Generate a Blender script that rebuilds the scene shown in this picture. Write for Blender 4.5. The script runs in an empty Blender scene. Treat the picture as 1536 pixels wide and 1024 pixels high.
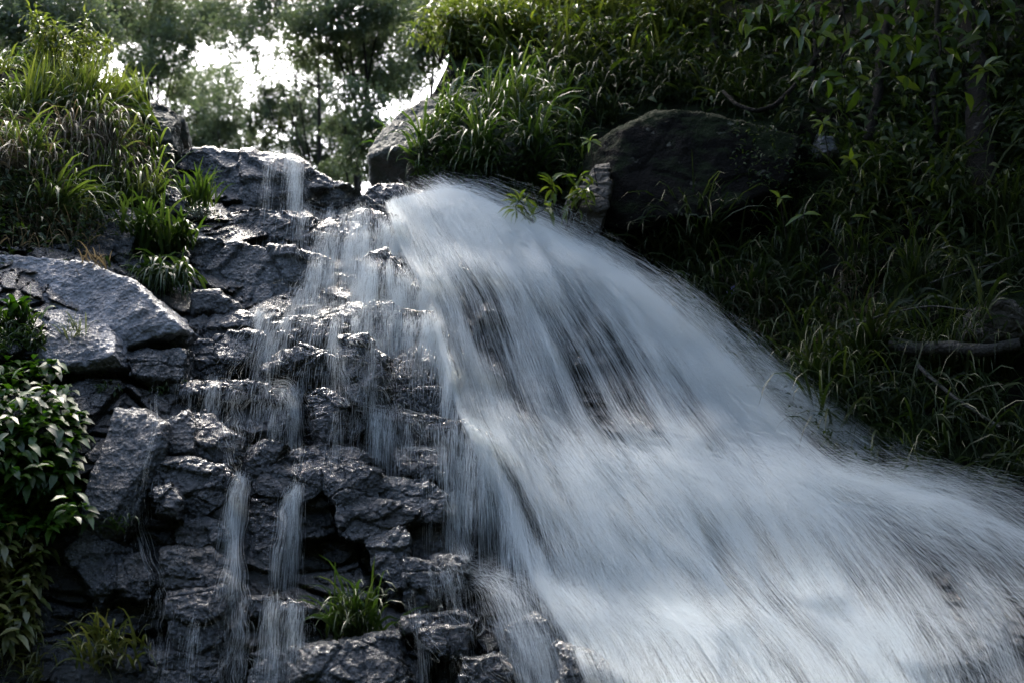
import bpy, bmesh, math, random
import numpy as np
from mathutils import Vector

# ------------------------------------------------------------------ camera, sky, sun, exposure
SC = bpy.context.scene
COL = SC.collection
RNG = np.random.default_rng(7)
random.seed(7)
PITCH = math.radians(12.0)
CAM = np.array([0.0, 0.0, 1.6])
FPX = 1536 * 50.0 / 36.0
cam = bpy.data.cameras.new("camera")
cam.lens = 50; cam.sensor_width = 36
cam.clip_start = 0.1; cam.clip_end = 3000
cam.dof.use_dof = True; cam.dof.focus_distance = 9.2; cam.dof.aperture_fstop = 2.0
camo = bpy.data.objects.new("camera", cam)
camo.location = CAM; camo.rotation_euler = (math.pi / 2 + PITCH, 0, 0)
COL.objects.link(camo); SC.camera = camo

SUN_EL, SUN_AZ = math.radians(50), math.radians(-16)      # azimuth from +Y towards +X
w = bpy.data.worlds.new("World"); SC.world = w; w.use_nodes = True
wn = w.node_tree.nodes; wl = w.node_tree.links
sky = wn.new("ShaderNodeTexSky"); sky.sky_type = 'NISHITA'; sky.sun_disc = False
sky.sun_elevation = SUN_EL; sky.sun_rotation = SUN_AZ
sky.air_density = 1.2; sky.dust_density = 3.5; sky.ozone_density = .8
bg = wn["Background"]; bg.inputs[1].default_value = 0.15
wl.new(sky.outputs[0], bg.inputs[0])
sl = bpy.data.lights.new("sun", 'SUN'); sl.energy = 1.4; sl.angle = math.radians(24); sl.color = (1, .95, .86)
so = bpy.data.objects.new("sun", sl); COL.objects.link(so)
sv = Vector((math.sin(SUN_AZ) * math.cos(SUN_EL), math.cos(SUN_AZ) * math.cos(SUN_EL), math.sin(SUN_EL)))
so.rotation_euler = (-sv).to_track_quat('-Z', 'Y').to_euler(); so.location = (0, 0, 40)
SC.view_settings.view_transform = 'Standard'; SC.view_settings.look = 'None'
SC.view_settings.exposure = 2.35; SC.view_settings.gamma = 1.0
SC.cycles.max_bounces = 6; SC.cycles.diffuse_bounces = 3; SC.cycles.glossy_bounces = 2
SC.cycles.transmission_bounces = 3; SC.cycles.transparent_max_bounces = 48
SC.cycles.use_denoising = True
SC.cycles.sample_clamp_indirect = 4.0

# ------------------------------------------------------------------ projection helpers
cp, sp_ = math.cos(PITCH), math.sin(PITCH)
def at(u, v, Y):
    """world point seen at photo pixel (u, v) whose distance along the ground is Y"""
    u = np.asarray(u, float); v = np.asarray(v, float); Y = np.asarray(Y, float)
    dx = (u - 768) / FPX; dy = (512 - v) / FPX
    fy = cp - dy * sp_; fz = sp_ + dy * cp
    k = Y / fy
    return np.stack(np.broadcast_arrays(dx * k, Y, CAM[2] + fz * k), -1)
def to_px(p):
    x = p[..., 0]; y = p[..., 1]; z = p[..., 2] - CAM[2]
    d = y * cp + z * sp_; up = -y * sp_ + z * cp
    return 768 + FPX * x / d, 512 - FPX * up / d
def sm(a, b, x):
    t = np.clip((x - a) / float(b - a), 0, 1); return t * t * (3 - 2 * t)
def nrm(a):
    return a / np.maximum(np.linalg.norm(a, axis=-1, keepdims=True), 1e-9)

# ------------------------------------------------------------------ noise
def _h(ix, iy, iz, s):
    h = (ix.astype(np.int64) * 374761393 + iy.astype(np.int64) * 668265263 + iz.astype(np.int64) * 2147483647 + s * 974711) & 0xffffffff
    h = ((h ^ (h >> 13)) * 1274126177) & 0xffffffff
    h = ((h ^ (h >> 16)) * 2246822519) & 0xffffffff
    return ((h ^ (h >> 15)) & 0xffffff) / float(0xffffff)
def vn(p, s=0):
    i = np.floor(p).astype(np.int64); f = p - i
    f = f * f * f * (f * (f * 6 - 15) + 10)
    r = 0
    for a in (0, 1):
        wa = f[..., 0] if a else 1 - f[..., 0]
        for b in (0, 1):
            wb = f[..., 1] if b else 1 - f[..., 1]
            for c in (0, 1):
                wc = f[..., 2] if c else 1 - f[..., 2]
                r = r + wa * wb * wc * _h(i[..., 0] + a, i[..., 1] + b, i[..., 2] + c, s)
    return r * 2 - 1
def fbm(p, o=4, s=0):
    r = 0; a = .5
    for k in range(o):
        r = r + a * vn(p * 2 ** k + 17.3 * k, s + k); a *= .5
    return r
def worley(p, s=0):
    i = np.floor(p).astype(np.int64); n = p.shape[:-1]
    f1 = np.full(n, 9.); f2 = np.full(n, 9.); idv = np.zeros(n)
    rng = range(-1, 2)
    for a in rng:
        for b in rng:
            for c in (rng if p.shape[-1] == 3 else (0,)):
                jx, jy = i[..., 0] + a, i[..., 1] + b
                jz = i[..., 2] + c if p.shape[-1] == 3 else np.zeros_like(jx)
                d = (jx + _h(jx, jy, jz, s) - p[..., 0]) ** 2 + (jy + _h(jx, jy, jz, s + 1) - p[..., 1]) ** 2
                if p.shape[-1] == 3: d = d + (jz + _h(jx, jy, jz, s + 2) - p[..., 2]) ** 2
                d = np.sqrt(d); r = _h(jx, jy, jz, s + 3)
                m = d < f1
                f2 = np.where(m, f1, np.minimum(f2, d)); idv = np.where(m, r, idv); f1 = np.where(m, d, f1)
    return f1, f2, idv

# ------------------------------------------------------------------ mesh helpers
def mesh_np(name, v, f, mat, parent=None, smooth=True, uv=None, attrs=None):
    me = bpy.data.meshes.new(name)
    v = np.asarray(v, np.float32).reshape(-1, 3); f = np.asarray(f, np.int32)
    k = f.shape[1]
    me.vertices.add(len(v)); me.vertices.foreach_set('co', v.ravel())
    me.loops.add(f.size); me.loops.foreach_set('vertex_index', f.ravel())
    me.polygons.add(len(f)); me.polygons.foreach_set('loop_start', np.arange(0, f.size, k, dtype=np.int32))
    me.polygons.foreach_set('use_smooth', np.full(len(f), smooth))
    me.update(calc_edges=True)
    if uv is not None:
        l = me.uv_layers.new(name='flow'); l.data.foreach_set('uv', np.asarray(uv, np.float32)[f.ravel()].ravel())
    for n_, a in (attrs or {}).items():
        at_ = me.attributes.new(n_, 'FLOAT', 'POINT'); at_.data.foreach_set('value', np.asarray(a, np.float32).ravel())
    me.materials.append(mat)
    o = bpy.data.objects.new(name, me); COL.objects.link(o)
    if parent is not None: o.parent = parent
    return o
def tag(o, label=None, cat=None, group=None, kind=None):
    if label: o['label'] = label
    if cat: o['category'] = cat
    if group: o['group'] = group
    if kind: o['kind'] = kind
    return o
def thing(name, loc, label, cat, group=None):
    o = bpy.data.objects.new(name, None); o.location = loc; COL.objects.link(o)
    return tag(o, label, cat, group)
def grid_faces(nr, nc):
    a = np.arange(nr * nc).reshape(nr, nc)
    return np.stack([a[:-1, :-1], a[:-1, 1:], a[1:, 1:], a[1:, :-1]], -1).reshape(-1, 4)
def tube(pts, rad, sides=10, seed=0, rough=.12):
    """one continuous tapered tube; returns vertices and quads"""
    P = np.asarray(pts, float); R = np.asarray(rad, float)
    n = max(8, int(len(P) * 6)); t = np.linspace(0, len(P) - 1, n)
    Q = np.stack([np.interp(t, range(len(P)), P[:, i]) for i in range(3)], -1)
    for _ in range(3): Q[1:-1] = (Q[:-2] + 2 * Q[1:-1] + Q[2:]) / 4
    r = np.interp(t, range(len(R)), R)
    T = nrm(np.gradient(Q, axis=0)); ref = np.array([.3, .9, .2])
    A = nrm(np.cross(T, ref)); B = np.cross(T, A)
    th = np.linspace(0, 2 * np.pi, sides, endpoint=False)
    V = Q[:, None] + r[:, None, None] * (A[:, None] * np.cos(th)[None, :, None] + B[:, None] * np.sin(th)[None, :, None])
    nz = fbm(V / np.maximum(r.max(), .01) * .8, 3, seed)
    V = V + (V - Q[:, None]) * (nz * 2 * rough)[..., None]
    a = np.arange(n * sides).reshape(n, sides); b = np.roll(a, -1, 1)
    F = np.stack([a[:-1], b[:-1], b[1:], a[1:]], -1).reshape(-1, 4)
    return V.reshape(-1, 3), F
def join(parts):
    vs, fs, k = [], [], 0
    for v, f in parts:
        vs.append(v.reshape(-1, 3)); fs.append(f + k); k += len(vs[-1])
    return np.concatenate(vs), np.concatenate(fs)
def blades(root, d, L, W, droop, nseg=6):
    """grass blades, vectorised: root (n,3), start direction d, length L, width W, droop"""
    n = len(root); d = nrm(d.copy()); p = root.copy()
    ph = RNG.uniform(0, 2 * np.pi, n)
    side = nrm(np.cross(d, np.stack([np.cos(ph), np.sin(ph), np.zeros(n)], -1)))
    prof = [.7, 1., 1., .9, .72, .45, .06] if nseg == 6 else list(np.interp(np.linspace(0, 1, nseg + 1), np.linspace(0, 1, 7), [.7, 1., 1., .9, .72, .45, .06]))
    V = np.zeros((n, nseg + 1, 2, 3))
    for i in range(nseg + 1):
        s = side * (W * prof[i] / 2)[:, None]
        V[:, i, 0] = p - s; V[:, i, 1] = p + s
        p = p + d * (L / nseg)[:, None]
        dz = (droop * (i + 1) / nseg * .55)[:, None] * np.array([0, 0, -1.])
        d = nrm(d + dz)
    a = np.arange(n * (nseg + 1) * 2).reshape(n, nseg + 1, 2)
    F = np.stack([a[:, :-1, 0], a[:, :-1, 1], a[:, 1:, 1], a[:, 1:, 0]], -1).reshape(-1, 4)
    return V.reshape(-1, 3), F
def leaves(c, d, n_, L, W, fold=.25, curl=.3):
    """leaves with a folded midrib: base c, axis d, face normal n_"""
    d = nrm(d); s = nrm(np.cross(d, n_)); n_ = np.cross(s, d)
    L = L[:, None]; W = W[:, None]
    up = n_ * W * fold
    V = np.stack([c, c + d * L * .3 + s * W * .42 + up, c + d * L * .62 + s * W * .40 + up - n_ * L * curl * .25,
                  c + d * L - n_ * L * curl, c + d * L * .62 - s * W * .40 + up - n_ * L * curl * .25,
                  c + d * L * .3 - s * W * .42 + up, c + d * L * .5 - n_ * L * curl * .12], 1)
    k = len(c); b = (np.arange(k) * 7)[:, None]
    F = np.concatenate([b + np.array([[0, 1, 2, 6]]), b + np.array([[6, 2, 3, 4]]), b + np.array([[0, 6, 4, 5]])], 0)
    return V.reshape(-1, 3), F
def rdir(n):
    return nrm(RNG.normal(size=(n, 3)))

# ------------------------------------------------------------------ materials
def new_mat(name):
    m = bpy.data.materials.new(name); m.use_nodes = True
    nt = m.node_tree; p = nt.nodes["Principled BSDF"]
    def N(t, **k):
        x = nt.nodes.new("ShaderNode" + t)
        for a, b in k.items(): setattr(x, a, b)
        return x
    return m, nt, p, N, nt.links.new
def ramp(N, L, src, stops):
    r = N("ValToRGB"); e = r.color_ramp.elements
    while len(e) < len(stops): e.new(.5)
    for q, (pos, c) in zip(e, stops):
        q.position = pos; q.color = (*c, 1) if len(c) == 3 else c
    L(src, r.inputs[0]); return r
def noise(N, L, vec, scale, detail=5, rough=.6):
    t = N("TexNoise"); t.inputs['Scale'].default_value = scale; t.inputs['Detail'].default_value = detail
    t.inputs['Roughness'].default_value = rough; L(vec, t.inputs['Vector']); return t

def rock_mat(name, dark, mid, light, r0, r1, bump=.6, moss=0.0, lichen=0.0, coat=0.0, spec=.6, stain=0.0):
    m, nt, p, N, L = new_mat(name)
    g = N("NewGeometry"); oi = N("ObjectInfo")
    n1 = noise(N, L, g.outputs['Position'], 3.2, 6)
    n2 = noise(N, L, g.outputs['Position'], 38, 4, .7)
    mx = N("Math", operation='MULTIPLY_ADD'); L(n2.outputs[0], mx.inputs[0]); mx.inputs[1].default_value = .45; L(n1.outputs[0], mx.inputs[2])
    ad = N("Math", operation='MULTIPLY_ADD'); L(oi.outputs['Random'], ad.inputs[0]); ad.inputs[1].default_value = .16; L(mx.outputs[0], ad.inputs[2])
    r = ramp(N, L, ad.outputs[0], [(.5, dark), (.78, mid), (1.0, light)])
    col = r.outputs[0]
    if moss:
        n3 = noise(N, L, g.outputs['Position'], 2.1, 5)
        sx = N("SeparateXYZ"); L(g.outputs['Normal'], sx.inputs[0])
        ma = N("Math", operation='MULTIPLY_ADD'); L(sx.outputs[2], ma.inputs[0]); ma.inputs[1].default_value = .25; L(n3.outputs[0], ma.inputs[2])
        mr = ramp(N, L, ma.outputs[0], [(.62 - moss * .3, (0, 0, 0)), (.74 - moss * .3, (1, 1, 1))])
        mi = N("MixRGB"); L(mr.outputs[0], mi.inputs[0]); L(col, mi.inputs[1]); mi.inputs[2].default_value = (.012, .018, .006, 1); col = mi.outputs[0]
    if stain:
        n6 = noise(N, L, g.outputs['Position'], 1.7, 5, .65)
        sr = ramp(N, L, n6.outputs[0], [(.5, (0, 0, 0)), (.66, (stain,) * 3)])
        mi = N("MixRGB"); L(sr.outputs[0], mi.inputs[0]); L(col, mi.inputs[1]); mi.inputs[2].default_value = (.028, .022, .011, 1); col = mi.outputs[0]
    if lichen:
        n4 = noise(N, L, g.outputs['Position'], 7, 3)
        lr = ramp(N, L, n4.outputs[0], [(.66, (0, 0, 0)), (.72, (lichen,) * 3)])
        mi = N("MixRGB"); L(lr.outputs[0], mi.inputs[0]); L(col, mi.inputs[1]); mi.inputs[2].default_value = (.25, .24, .2, 1); col = mi.outputs[0]
    L(col, p.inputs['Base Color'])
    rr = N("MapRange"); L(n2.outputs[0], rr.inputs[0]); rr.inputs[1].default_value = .3; rr.inputs[2].default_value = .7
    rr.inputs[3].default_value = r0; rr.inputs[4].default_value = r1
    L(rr.outputs[0], p.inputs['Roughness'])
    p.inputs['Specular IOR Level'].default_value = spec
    p.inputs['Coat Weight'].default_value = coat; p.inputs['Coat Roughness'].default_value = .22
    v = N("TexVoronoi"); v.inputs['Scale'].default_value = 44; L(g.outputs['Position'], v.inputs['Vector'])
    n5 = noise(N, L, g.outputs['Position'], 21, 6, .75)
    hs = N("Math", operation='MULTIPLY_ADD'); L(v.outputs[0], hs.inputs[0]); hs.inputs[1].default_value = .5; L(n5.outputs[0], hs.inputs[2])
    b = N("Bump"); b.inputs['Strength'].default_value = bump; b.inputs['Distance'].default_value = .03
    L(hs.outputs[0], b.inputs['Height']); L(b.outputs[0], p.inputs['Normal']); L(b.outputs[0], p.inputs['Coat Normal'])
    return m
M_WET = rock_mat("wet_rock", (.0045, .0052, .0056), (.011, .013, .014), (.034, .039, .041), .12, .32, 1., coat=.8, stain=.6)
M_GREY = rock_mat("grey_rock", (.01, .0115, .0125), (.027, .031, .034), (.075, .082, .087), .18, .4, 1., coat=.5, stain=.4)
M_PALE = rock_mat("pale_rock", (.045, .048, .056), (.12, .125, .138), (.23, .235, .25), .2, .42, 1., coat=.5, stain=.45)
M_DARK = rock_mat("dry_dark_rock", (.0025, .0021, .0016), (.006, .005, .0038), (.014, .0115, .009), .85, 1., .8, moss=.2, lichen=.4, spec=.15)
M_BROWN = rock_mat("brown_rock", (.012, .0095, .007), (.028, .023, .016), (.055, .046, .033), .6, .9, .7)
M_MOSSY = rock_mat("mossy_rock", (.01, .011, .01), (.035, .037, .034), (.1, .1, .095), .5, .9, .8, moss=.8)
M_SOIL = rock_mat("dark_soil", (.004, .0035, .003), (.01, .0085, .006), (.02, .017, .012), .8, 1., .8, moss=.3, spec=.1)
M_BARK = rock_mat("bark", (.007, .006, .005), (.017, .014, .011), (.03, .025, .02), .8, 1., .9, lichen=.3, spec=.15)
M_PALEBARK = rock_mat("pale_bark", (.01, .009, .0065), (.024, .02, .015), (.05, .043, .034), .6, .9, .7, moss=.3)

def leaf_mat(name, cols, trans=.35, rough=.4, spec=.5, tint=(1.6, 1.7, .7)):
    m, nt, p, N, L = new_mat(name)
    g = N("NewGeometry")
    r = ramp(N, L, g.outputs['Random Per Island'], [(i / max(1, len(cols) - 1), c) for i, c in enumerate(cols)])
    L(r.outputs[0], p.inputs['Base Color']); p.inputs['Roughness'].default_value = rough
    p.inputs['Specular IOR Level'].default_value = spec
    t = N("BsdfTranslucent"); mu = N("MixRGB", blend_type='MULTIPLY'); mu.inputs[0].default_value = 1
    L(r.outputs[0], mu.inputs[1]); mu.inputs[2].default_value = (*tint, 1); L(mu.outputs[0], t.inputs[0])
    mx = N("MixShader"); mx.inputs[0].default_value = trans
    L(p.outputs[0], mx.inputs[1]); L(t.outputs[0], mx.inputs[2]); L(mx.outputs[0], nt.nodes["Material Output"].inputs[0])
    return m
M_GRASS = leaf_mat("grass_blade", [(.022, .045, .010), (.036, .068, .014), (.05, .08, .024), (.075, .1, .042)], .36, .42, .4)
M_MOUND = leaf_mat('mound_grass', [(.035, .06, .016), (.055, .085, .022), (.085, .115, .035), (.12, .14, .06)], .45, .45, .35)
M_SHADE = leaf_mat('shaded_bank_grass', [(.014, .026, .008), (.024, .04, .011), (.034, .048, .017), (.055, .068, .032)], .35, .5, .25)  # darker copy of the grass blade; the bank's shade is in the colour
M_BRIGHT = leaf_mat("young_grass", [(.045, .065, .016), (.07, .095, .022), (.1, .125, .03), (.1, .11, .05)], .42, .36)
M_DEAD = leaf_mat("dead_grass", [(.09, .07, .045), (.16, .13, .085), (.22, .18, .12), (.07, .06, .035)], .3, .6, .3, (1.3, 1.2, .9))
M_BROAD = leaf_mat("glossy_leaf", [(.016, .05, .004), (.026, .072, .006), (.042, .098, .009), (.09, .15, .018)], .32, .38, .4)
M_YOUNG = leaf_mat("young_leaf", [(.06, .095, .014), (.085, .125, .018), (.13, .155, .025)], .42, .4)
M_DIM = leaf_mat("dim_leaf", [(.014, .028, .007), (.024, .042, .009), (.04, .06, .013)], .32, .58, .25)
M_CANOPY = leaf_mat("canopy_leaf", [(.03, .045, .025), (.045, .065, .034), (.06, .085, .045)], .4, .4, .5, (1.3, 1.4, .8))
M_YELLOWED = leaf_mat("yellowing_leaf", [(.05, .07, .015), (.1, .11, .03), (.16, .15, .05), (.06, .09, .02)], .35, .35)
M_LEAF = leaf_mat('forest_leaf', [(.018, .038, .006), (.03, .056, .009), (.06, .085, .016)], .38, .38)
M_SILVER = leaf_mat("grey_green_leaf", [(.1, .12, .08), (.16, .18, .13), (.22, .24, .18)], .2, .5)
M_PETAL = leaf_mat("violet_petal", [(.3, .25, .6), (.4, .33, .7)], .4, .5, .3, (1, 1, 1))
M_RUST = leaf_mat("rusty_flower", [(.2, .08, .03), (.3, .13, .05)], .3, .6, .3, (1, 1, 1))

def strand_mat(name, c):
    m, nt, p, N, L = new_mat(name)
    nt.nodes.remove(p)
    d = N("BsdfDiffuse"); d.inputs[0].default_value = (*c, 1)
    t = N("BsdfTranslucent"); t.inputs[0].default_value = (*c, 1)
    g = N("BsdfGlossy"); g.inputs['Roughness'].default_value = .35
    a = N("MixShader"); a.inputs[0].default_value = .5; L(d.outputs[0], a.inputs[1]); L(t.outputs[0], a.inputs[2])
    b = N("MixShader"); b.inputs[0].default_value = .06; L(a.outputs[0], b.inputs[1]); L(g.outputs[0], b.inputs[2])
    L(b.outputs[0], nt.nodes["Material Output"].inputs[0]); return m
M_STRAND = strand_mat("white_water", (.725, .775, .785))
def sheet_mat(name, c, gain):
    m, nt, p, N, L = new_mat(name); nt.nodes.remove(p)
    uv = N("UVMap", uv_map='flow'); at_ = N("Attribute", attribute_name='density')
    tot = None
    for sx, sy, k, det in ((7, .8, 1.5, 3), (34, 1.5, 1.5, 3), (130, 2.6, 1.1, 2)):
        mp = N("Mapping"); mp.inputs['Scale'].default_value = (sx, sy, 1); mp.inputs['Location'].default_value = (sx * .37, k, 0); L(uv.outputs[0], mp.inputs[0])
        n1 = noise(N, L, mp.outputs[0], 1.0, det, .6)
        a = N("Math", operation='SUBTRACT'); L(n1.outputs[0], a.inputs[0]); a.inputs[1].default_value = .5
        b = N("Math", operation='MULTIPLY_ADD'); L(a.outputs[0], b.inputs[0]); b.inputs[1].default_value = k
        if tot is None: b.inputs[2].default_value = 0
        else: L(tot, b.inputs[2])
        tot = b.outputs[0]
    # streaks show most where the water is neither thick nor absent
    e = N("Math", operation='MULTIPLY'); L(tot, e.inputs[0]); e.inputs[1].default_value = gain
    o = N("Math", operation='ADD'); L(e.outputs[0], o.inputs[0]); o.inputs[1].default_value = 1
    f = N("Math", operation='MULTIPLY', use_clamp=True); L(o.outputs[0], f.inputs[0]); L(at_.outputs['Fac'], f.inputs[1])
    d = N("BsdfDiffuse"); d.inputs[0].default_value = (*c, 1)
    t = N("BsdfTranslucent"); t.inputs[0].default_value = (*c, 1)
    a = N("MixShader"); a.inputs[0].default_value = .45; L(d.outputs[0], a.inputs[1]); L(t.outputs[0], a.inputs[2])
    tr = N("BsdfTransparent"); x = N("MixShader"); L(f.outputs[0], x.inputs[0]); L(tr.outputs[0], x.inputs[1]); L(a.outputs[0], x.inputs[2])
    L(x.outputs[0], nt.nodes["Material Output"].inputs[0]); return m
M_SHEET = sheet_mat("falling_water", (.715, .755, .765), 2.2)

# ------------------------------------------------------------------ depth of the mountainside (thin-plate fit through surveyed points)
def tps(pts):
    a = np.array(pts, float); X = a[:, :2] / 500.; Y = a[:, 2]; n = len(X)
    def K(r): return np.where(r > 1e-9, r * r * np.log(np.maximum(r, 1e-9)), 0)
    A = np.zeros((n + 3, n + 3)); A[:n, :n] = K(np.linalg.norm(X[:, None] - X[None], axis=-1)) + np.eye(n) * .002
    A[:n, n] = 1; A[:n, n + 1:] = X; A[n:, :n] = A[:n, n:].T
    w_ = np.linalg.solve(A, np.concatenate([Y, np.zeros(3)]))
    def f(u, v):
        u = np.asarray(u, float) / 500.; v = np.asarray(v, float) / 500.
        r = w_[n] + w_[n + 1] * u + w_[n + 2] * v
        for i in range(n): r = r + w_[i] * K(np.hypot(u - X[i, 0], v - X[i, 1]))
        return r
    return f
face_Y = tps([(-300, 1200, 7.3), (-300, 800, 7.7), (-300, 400, 8.8), (0, 1024, 7.6), (0, 800, 7.8), (0, 600, 8.1), (0, 400, 8.9), (110, 380, 9.3),
    (250, 320, 10.3), (330, 230, 11.3), (420, 230, 11.3), (540, 290, 11.5), (200, 1024, 7.7), (200, 850, 8.0), (200, 650, 8.3), (200, 500, 8.9),
    (400, 1024, 7.7), (400, 890, 7.9), (400, 700, 8.5), (400, 600, 8.9), (400, 470, 9.4), (400, 370, 10.2), (550, 1024, 7.6), (490, 820, 8.4),
    (550, 700, 8.5), (550, 600, 8.9), (550, 460, 9.5), (550, 350, 10.4), (660, 300, 11.3), (720, 300, 11.5), (750, 400, 10.5), (750, 500, 10.1),
    (750, 640, 9.3), (750, 850, 8.3), (750, 1000, 7.5), (970, 440, 10.7), (900, 550, 10.1), (950, 660, 9.2), (950, 860, 8.3), (950, 1000, 7.3),
    (1200, 710, 9.2), (1180, 620, 10.), (1200, 860, 8.1), (1200, 1000, 7.0), (1450, 760, 8.9), (1450, 900, 7.9), (1450, 1024, 6.9), (1750, 800, 8.6),
    (1750, 1200, 6.6), (750, 1250, 6.7), (250, 1250, 7.2)])
bank_Y = tps([(600, 250, 12.2), (700, 280, 12.1), (900, 400, 11.5), (1100, 560, 10.8), (1250, 690, 9.9), (1450, 760, 9.4), (1750, 800, 8.9), (700, 100, 13.5),
    (900, 150, 13), (900, 0, 15), (1100, 250, 12.0), (1100, 100, 13.3), (1100, 0, 14.6), (1300, 300, 11.4), (1300, 100, 13), (1300, -100, 16), (1500, 500, 10.0),
    (1500, 300, 11), (1500, 100, 12.6), (1500, -250, 17), (700, -150, 17.5), (2000, 300, 10.5), (2000, -300, 17), (2000, 800, 8.5), (1300, 500, 10.6)])
mound_Y = tps([(-350, 400, 8.9), (0, 372, 9.2), (120, 380, 9.5), (230, 330, 10.6), (-350, 200, 9.4), (0, 200, 9.9), (150, 200, 10.4), (245, 200, 11.), (0, 90, 10.9), (150, 110, 11.3), (-350, 60, 11)])

SURF = []          # vertices of every solid surface, for finding where plants root and water runs
def line(pts):
    a = np.array(pts, float); return lambda u: np.interp(u, a[:, 0], a[:, 1])
face_top = line([(-400, 365), (100, 372), (150, 330), (250, 246), (330, 238), (420, 244), (480, 262), (540, 296), (600, 284), (660, 286), (720, 300), (800, 332),
                 (900, 388), (1000, 445), (1100, 545), (1200, 640), (1300, 712), (1450, 748), (1800, 790)])
def rocky(P, s, amp):
    q = np.stack([P[..., 0] * 2.6 + .35 * vn(P * 2, s), P[..., 2] * 4.4 + .4 * vn(P * 2 + 9, s + 1)], -1)
    f1, f2, i1 = worley(q, s)
    q2 = q * 2.7 + 5; g1, g2, i2 = worley(q2, s + 9)
    d = (i1 - .5) * .24 + (i2 - .5) * .07
    d = d - .09 * (1 - sm(0, .16, f2 - f1)) - .03 * (1 - sm(0, .14, g2 - g1))
    d = d + .12 * fbm(P * 1.3, 4, s + 4) + .035 * fbm(P * 9, 3, s + 7)
    return d * amp
def build_face():
    us = np.linspace(-350, 1800, 860)
    b = np.linspace(0, 1, 430)
    U = np.broadcast_to(us, (430, 860)); T = face_top(us)[None]
    V = T + (1320 - T) * b[:, None]
    Y = face_Y(U, V) + .02
    P = at(U, V, Y)
    Y = Y - rocky(P, 3, 1.0)
    fold = []
    for k in range(24, 0, -1):                     # the top of the rock runs back behind its crest
        e = (k / 24.) ** 1.5 * 3.2
        yb = Y[0] + e; pb = at(us, T[0], Y[0]); pb = pb.copy(); pb[:, 1] = yb; pb[:, 2] -= .04 * e + .05 * vn(pb * 2, 4)
        fold.append(pb)
    P = np.concatenate([np.stack(fold), at(U, V, Y)], 0)
    o = mesh_np("rock_face", P, grid_faces(P.shape[0], 860), M_WET); tag(o, kind='structure')
    SURF.append((P.reshape(-1, 3), 1))
build_face()
def build_bank():
    vs = np.linspace(-360, 1000, 420); a = np.linspace(0, 1, 520)
    uL = line([(-360, 760), (0, 690), (100, 670), (160, 640), (230, 620), (280, 600), (400, 700), (1000, 1200)])(vs)
    U = uL[:, None] + (2050 - uL[:, None]) * a[None]; V = np.broadcast_to(vs[:, None], U.shape)
    Y = bank_Y(U, V); P = at(U, V, Y)
    Y = Y - .42 * fbm(P * .9, 4, 31) - .1 * fbm(P * 4, 4, 35)
    P = at(U, V, Y); f = []
    for k in range(16, 0, -1):
        e = k / 16. * 3.5; q = P[:, 0].copy(); q[:, 1] += e; q[:, 2] += e * .12; q[:, 0] += .45 * e + .05 * vn(q, 3); f.append(q)
    P = np.concatenate([np.stack(f, 1), P], 1)
    tag(mesh_np("hillside", P, grid_faces(*P.shape[:2]), M_SOIL), kind='structure'); SURF.append((P.reshape(-1, 3), 2))
build_bank()
def build_mound():
    us = np.linspace(-380, 256, 260); b = np.linspace(0, 1, 170)
    T = line([(-380, 70), (0, 100), (120, 112), (200, 140), (240, 175), (256, 250)])(us)[None]
    B = line([(-380, 440), (0, 400), (140, 385), (200, 330), (256, 300)])(us)[None]
    V = T + (B - T) * b[:, None]; U = np.broadcast_to(us, V.shape)
    Y = mound_Y(U, V); P = at(U, V, Y); Y = Y - .22 * fbm(P * 1.6, 4, 51) - .03 * fbm(P * 8, 3, 5)
    P = at(U, V, Y); f = []
    for k in range(16, 0, -1):
        e = k / 16. * 3; q = P[0].copy(); q[:, 1] += e; q[:, 2] += .03 * e; f.append(q)
    P = np.concatenate([np.stack(f), P], 0)
    tag(mesh_np("grassy_ground", P, grid_faces(*P.shape[:2]), M_SOIL), kind='structure'); SURF.append((P.reshape(-1, 3), 3))
build_mound()
def build_ground():
    x = np.concatenate([np.linspace(-900, -40, 24), np.linspace(-36, 36, 120), np.linspace(40, 900, 24)])
    y = np.concatenate([np.linspace(-700, -14, 16), np.linspace(-12, 60, 150), np.linspace(70, 1500, 30)])
    X, Yy = np.meshgrid(x, y)
    ramp_ = .2 + 5.2 * sm(7.6, 15.5, Yy - .0 * X) * 1.0
    ramp_ = ramp_ - 1.2 * (1 - sm(14, 20, Yy)) * sm(6, 10, Yy)
    side = 5.5 * sm(3.5, 12, X) * sm(10, 18, Yy) + 3 * sm(12, 60, X) + 4 * sm(4, 30, -X) + 10 * sm(30, 200, np.abs(X))
    far = 14 * sm(50, 300, Yy)
    shade_slopes = 34 * sm(-3, -27, Yy) + 16 * sm(6.5, 20, X) * sm(26, 12, Yy) + 9 * sm(-8, -24, X) * sm(26, 12, Yy)  # unseen slopes behind and beside the camera, added to block low skylight
    Z = ramp_ + side + far + shade_slopes + .35 * fbm(np.stack([X * .25, Yy * .25, X * 0], -1), 4, 71)
    tag(mesh_np("ground", np.stack([X, Yy, Z], -1), grid_faces(*X.shape), M_SOIL), kind='structure')
    return lambda px, py: float(Z[np.abs(y - py).argmin(), np.abs(x - px).argmin()])
ground_z = build_ground()

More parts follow.
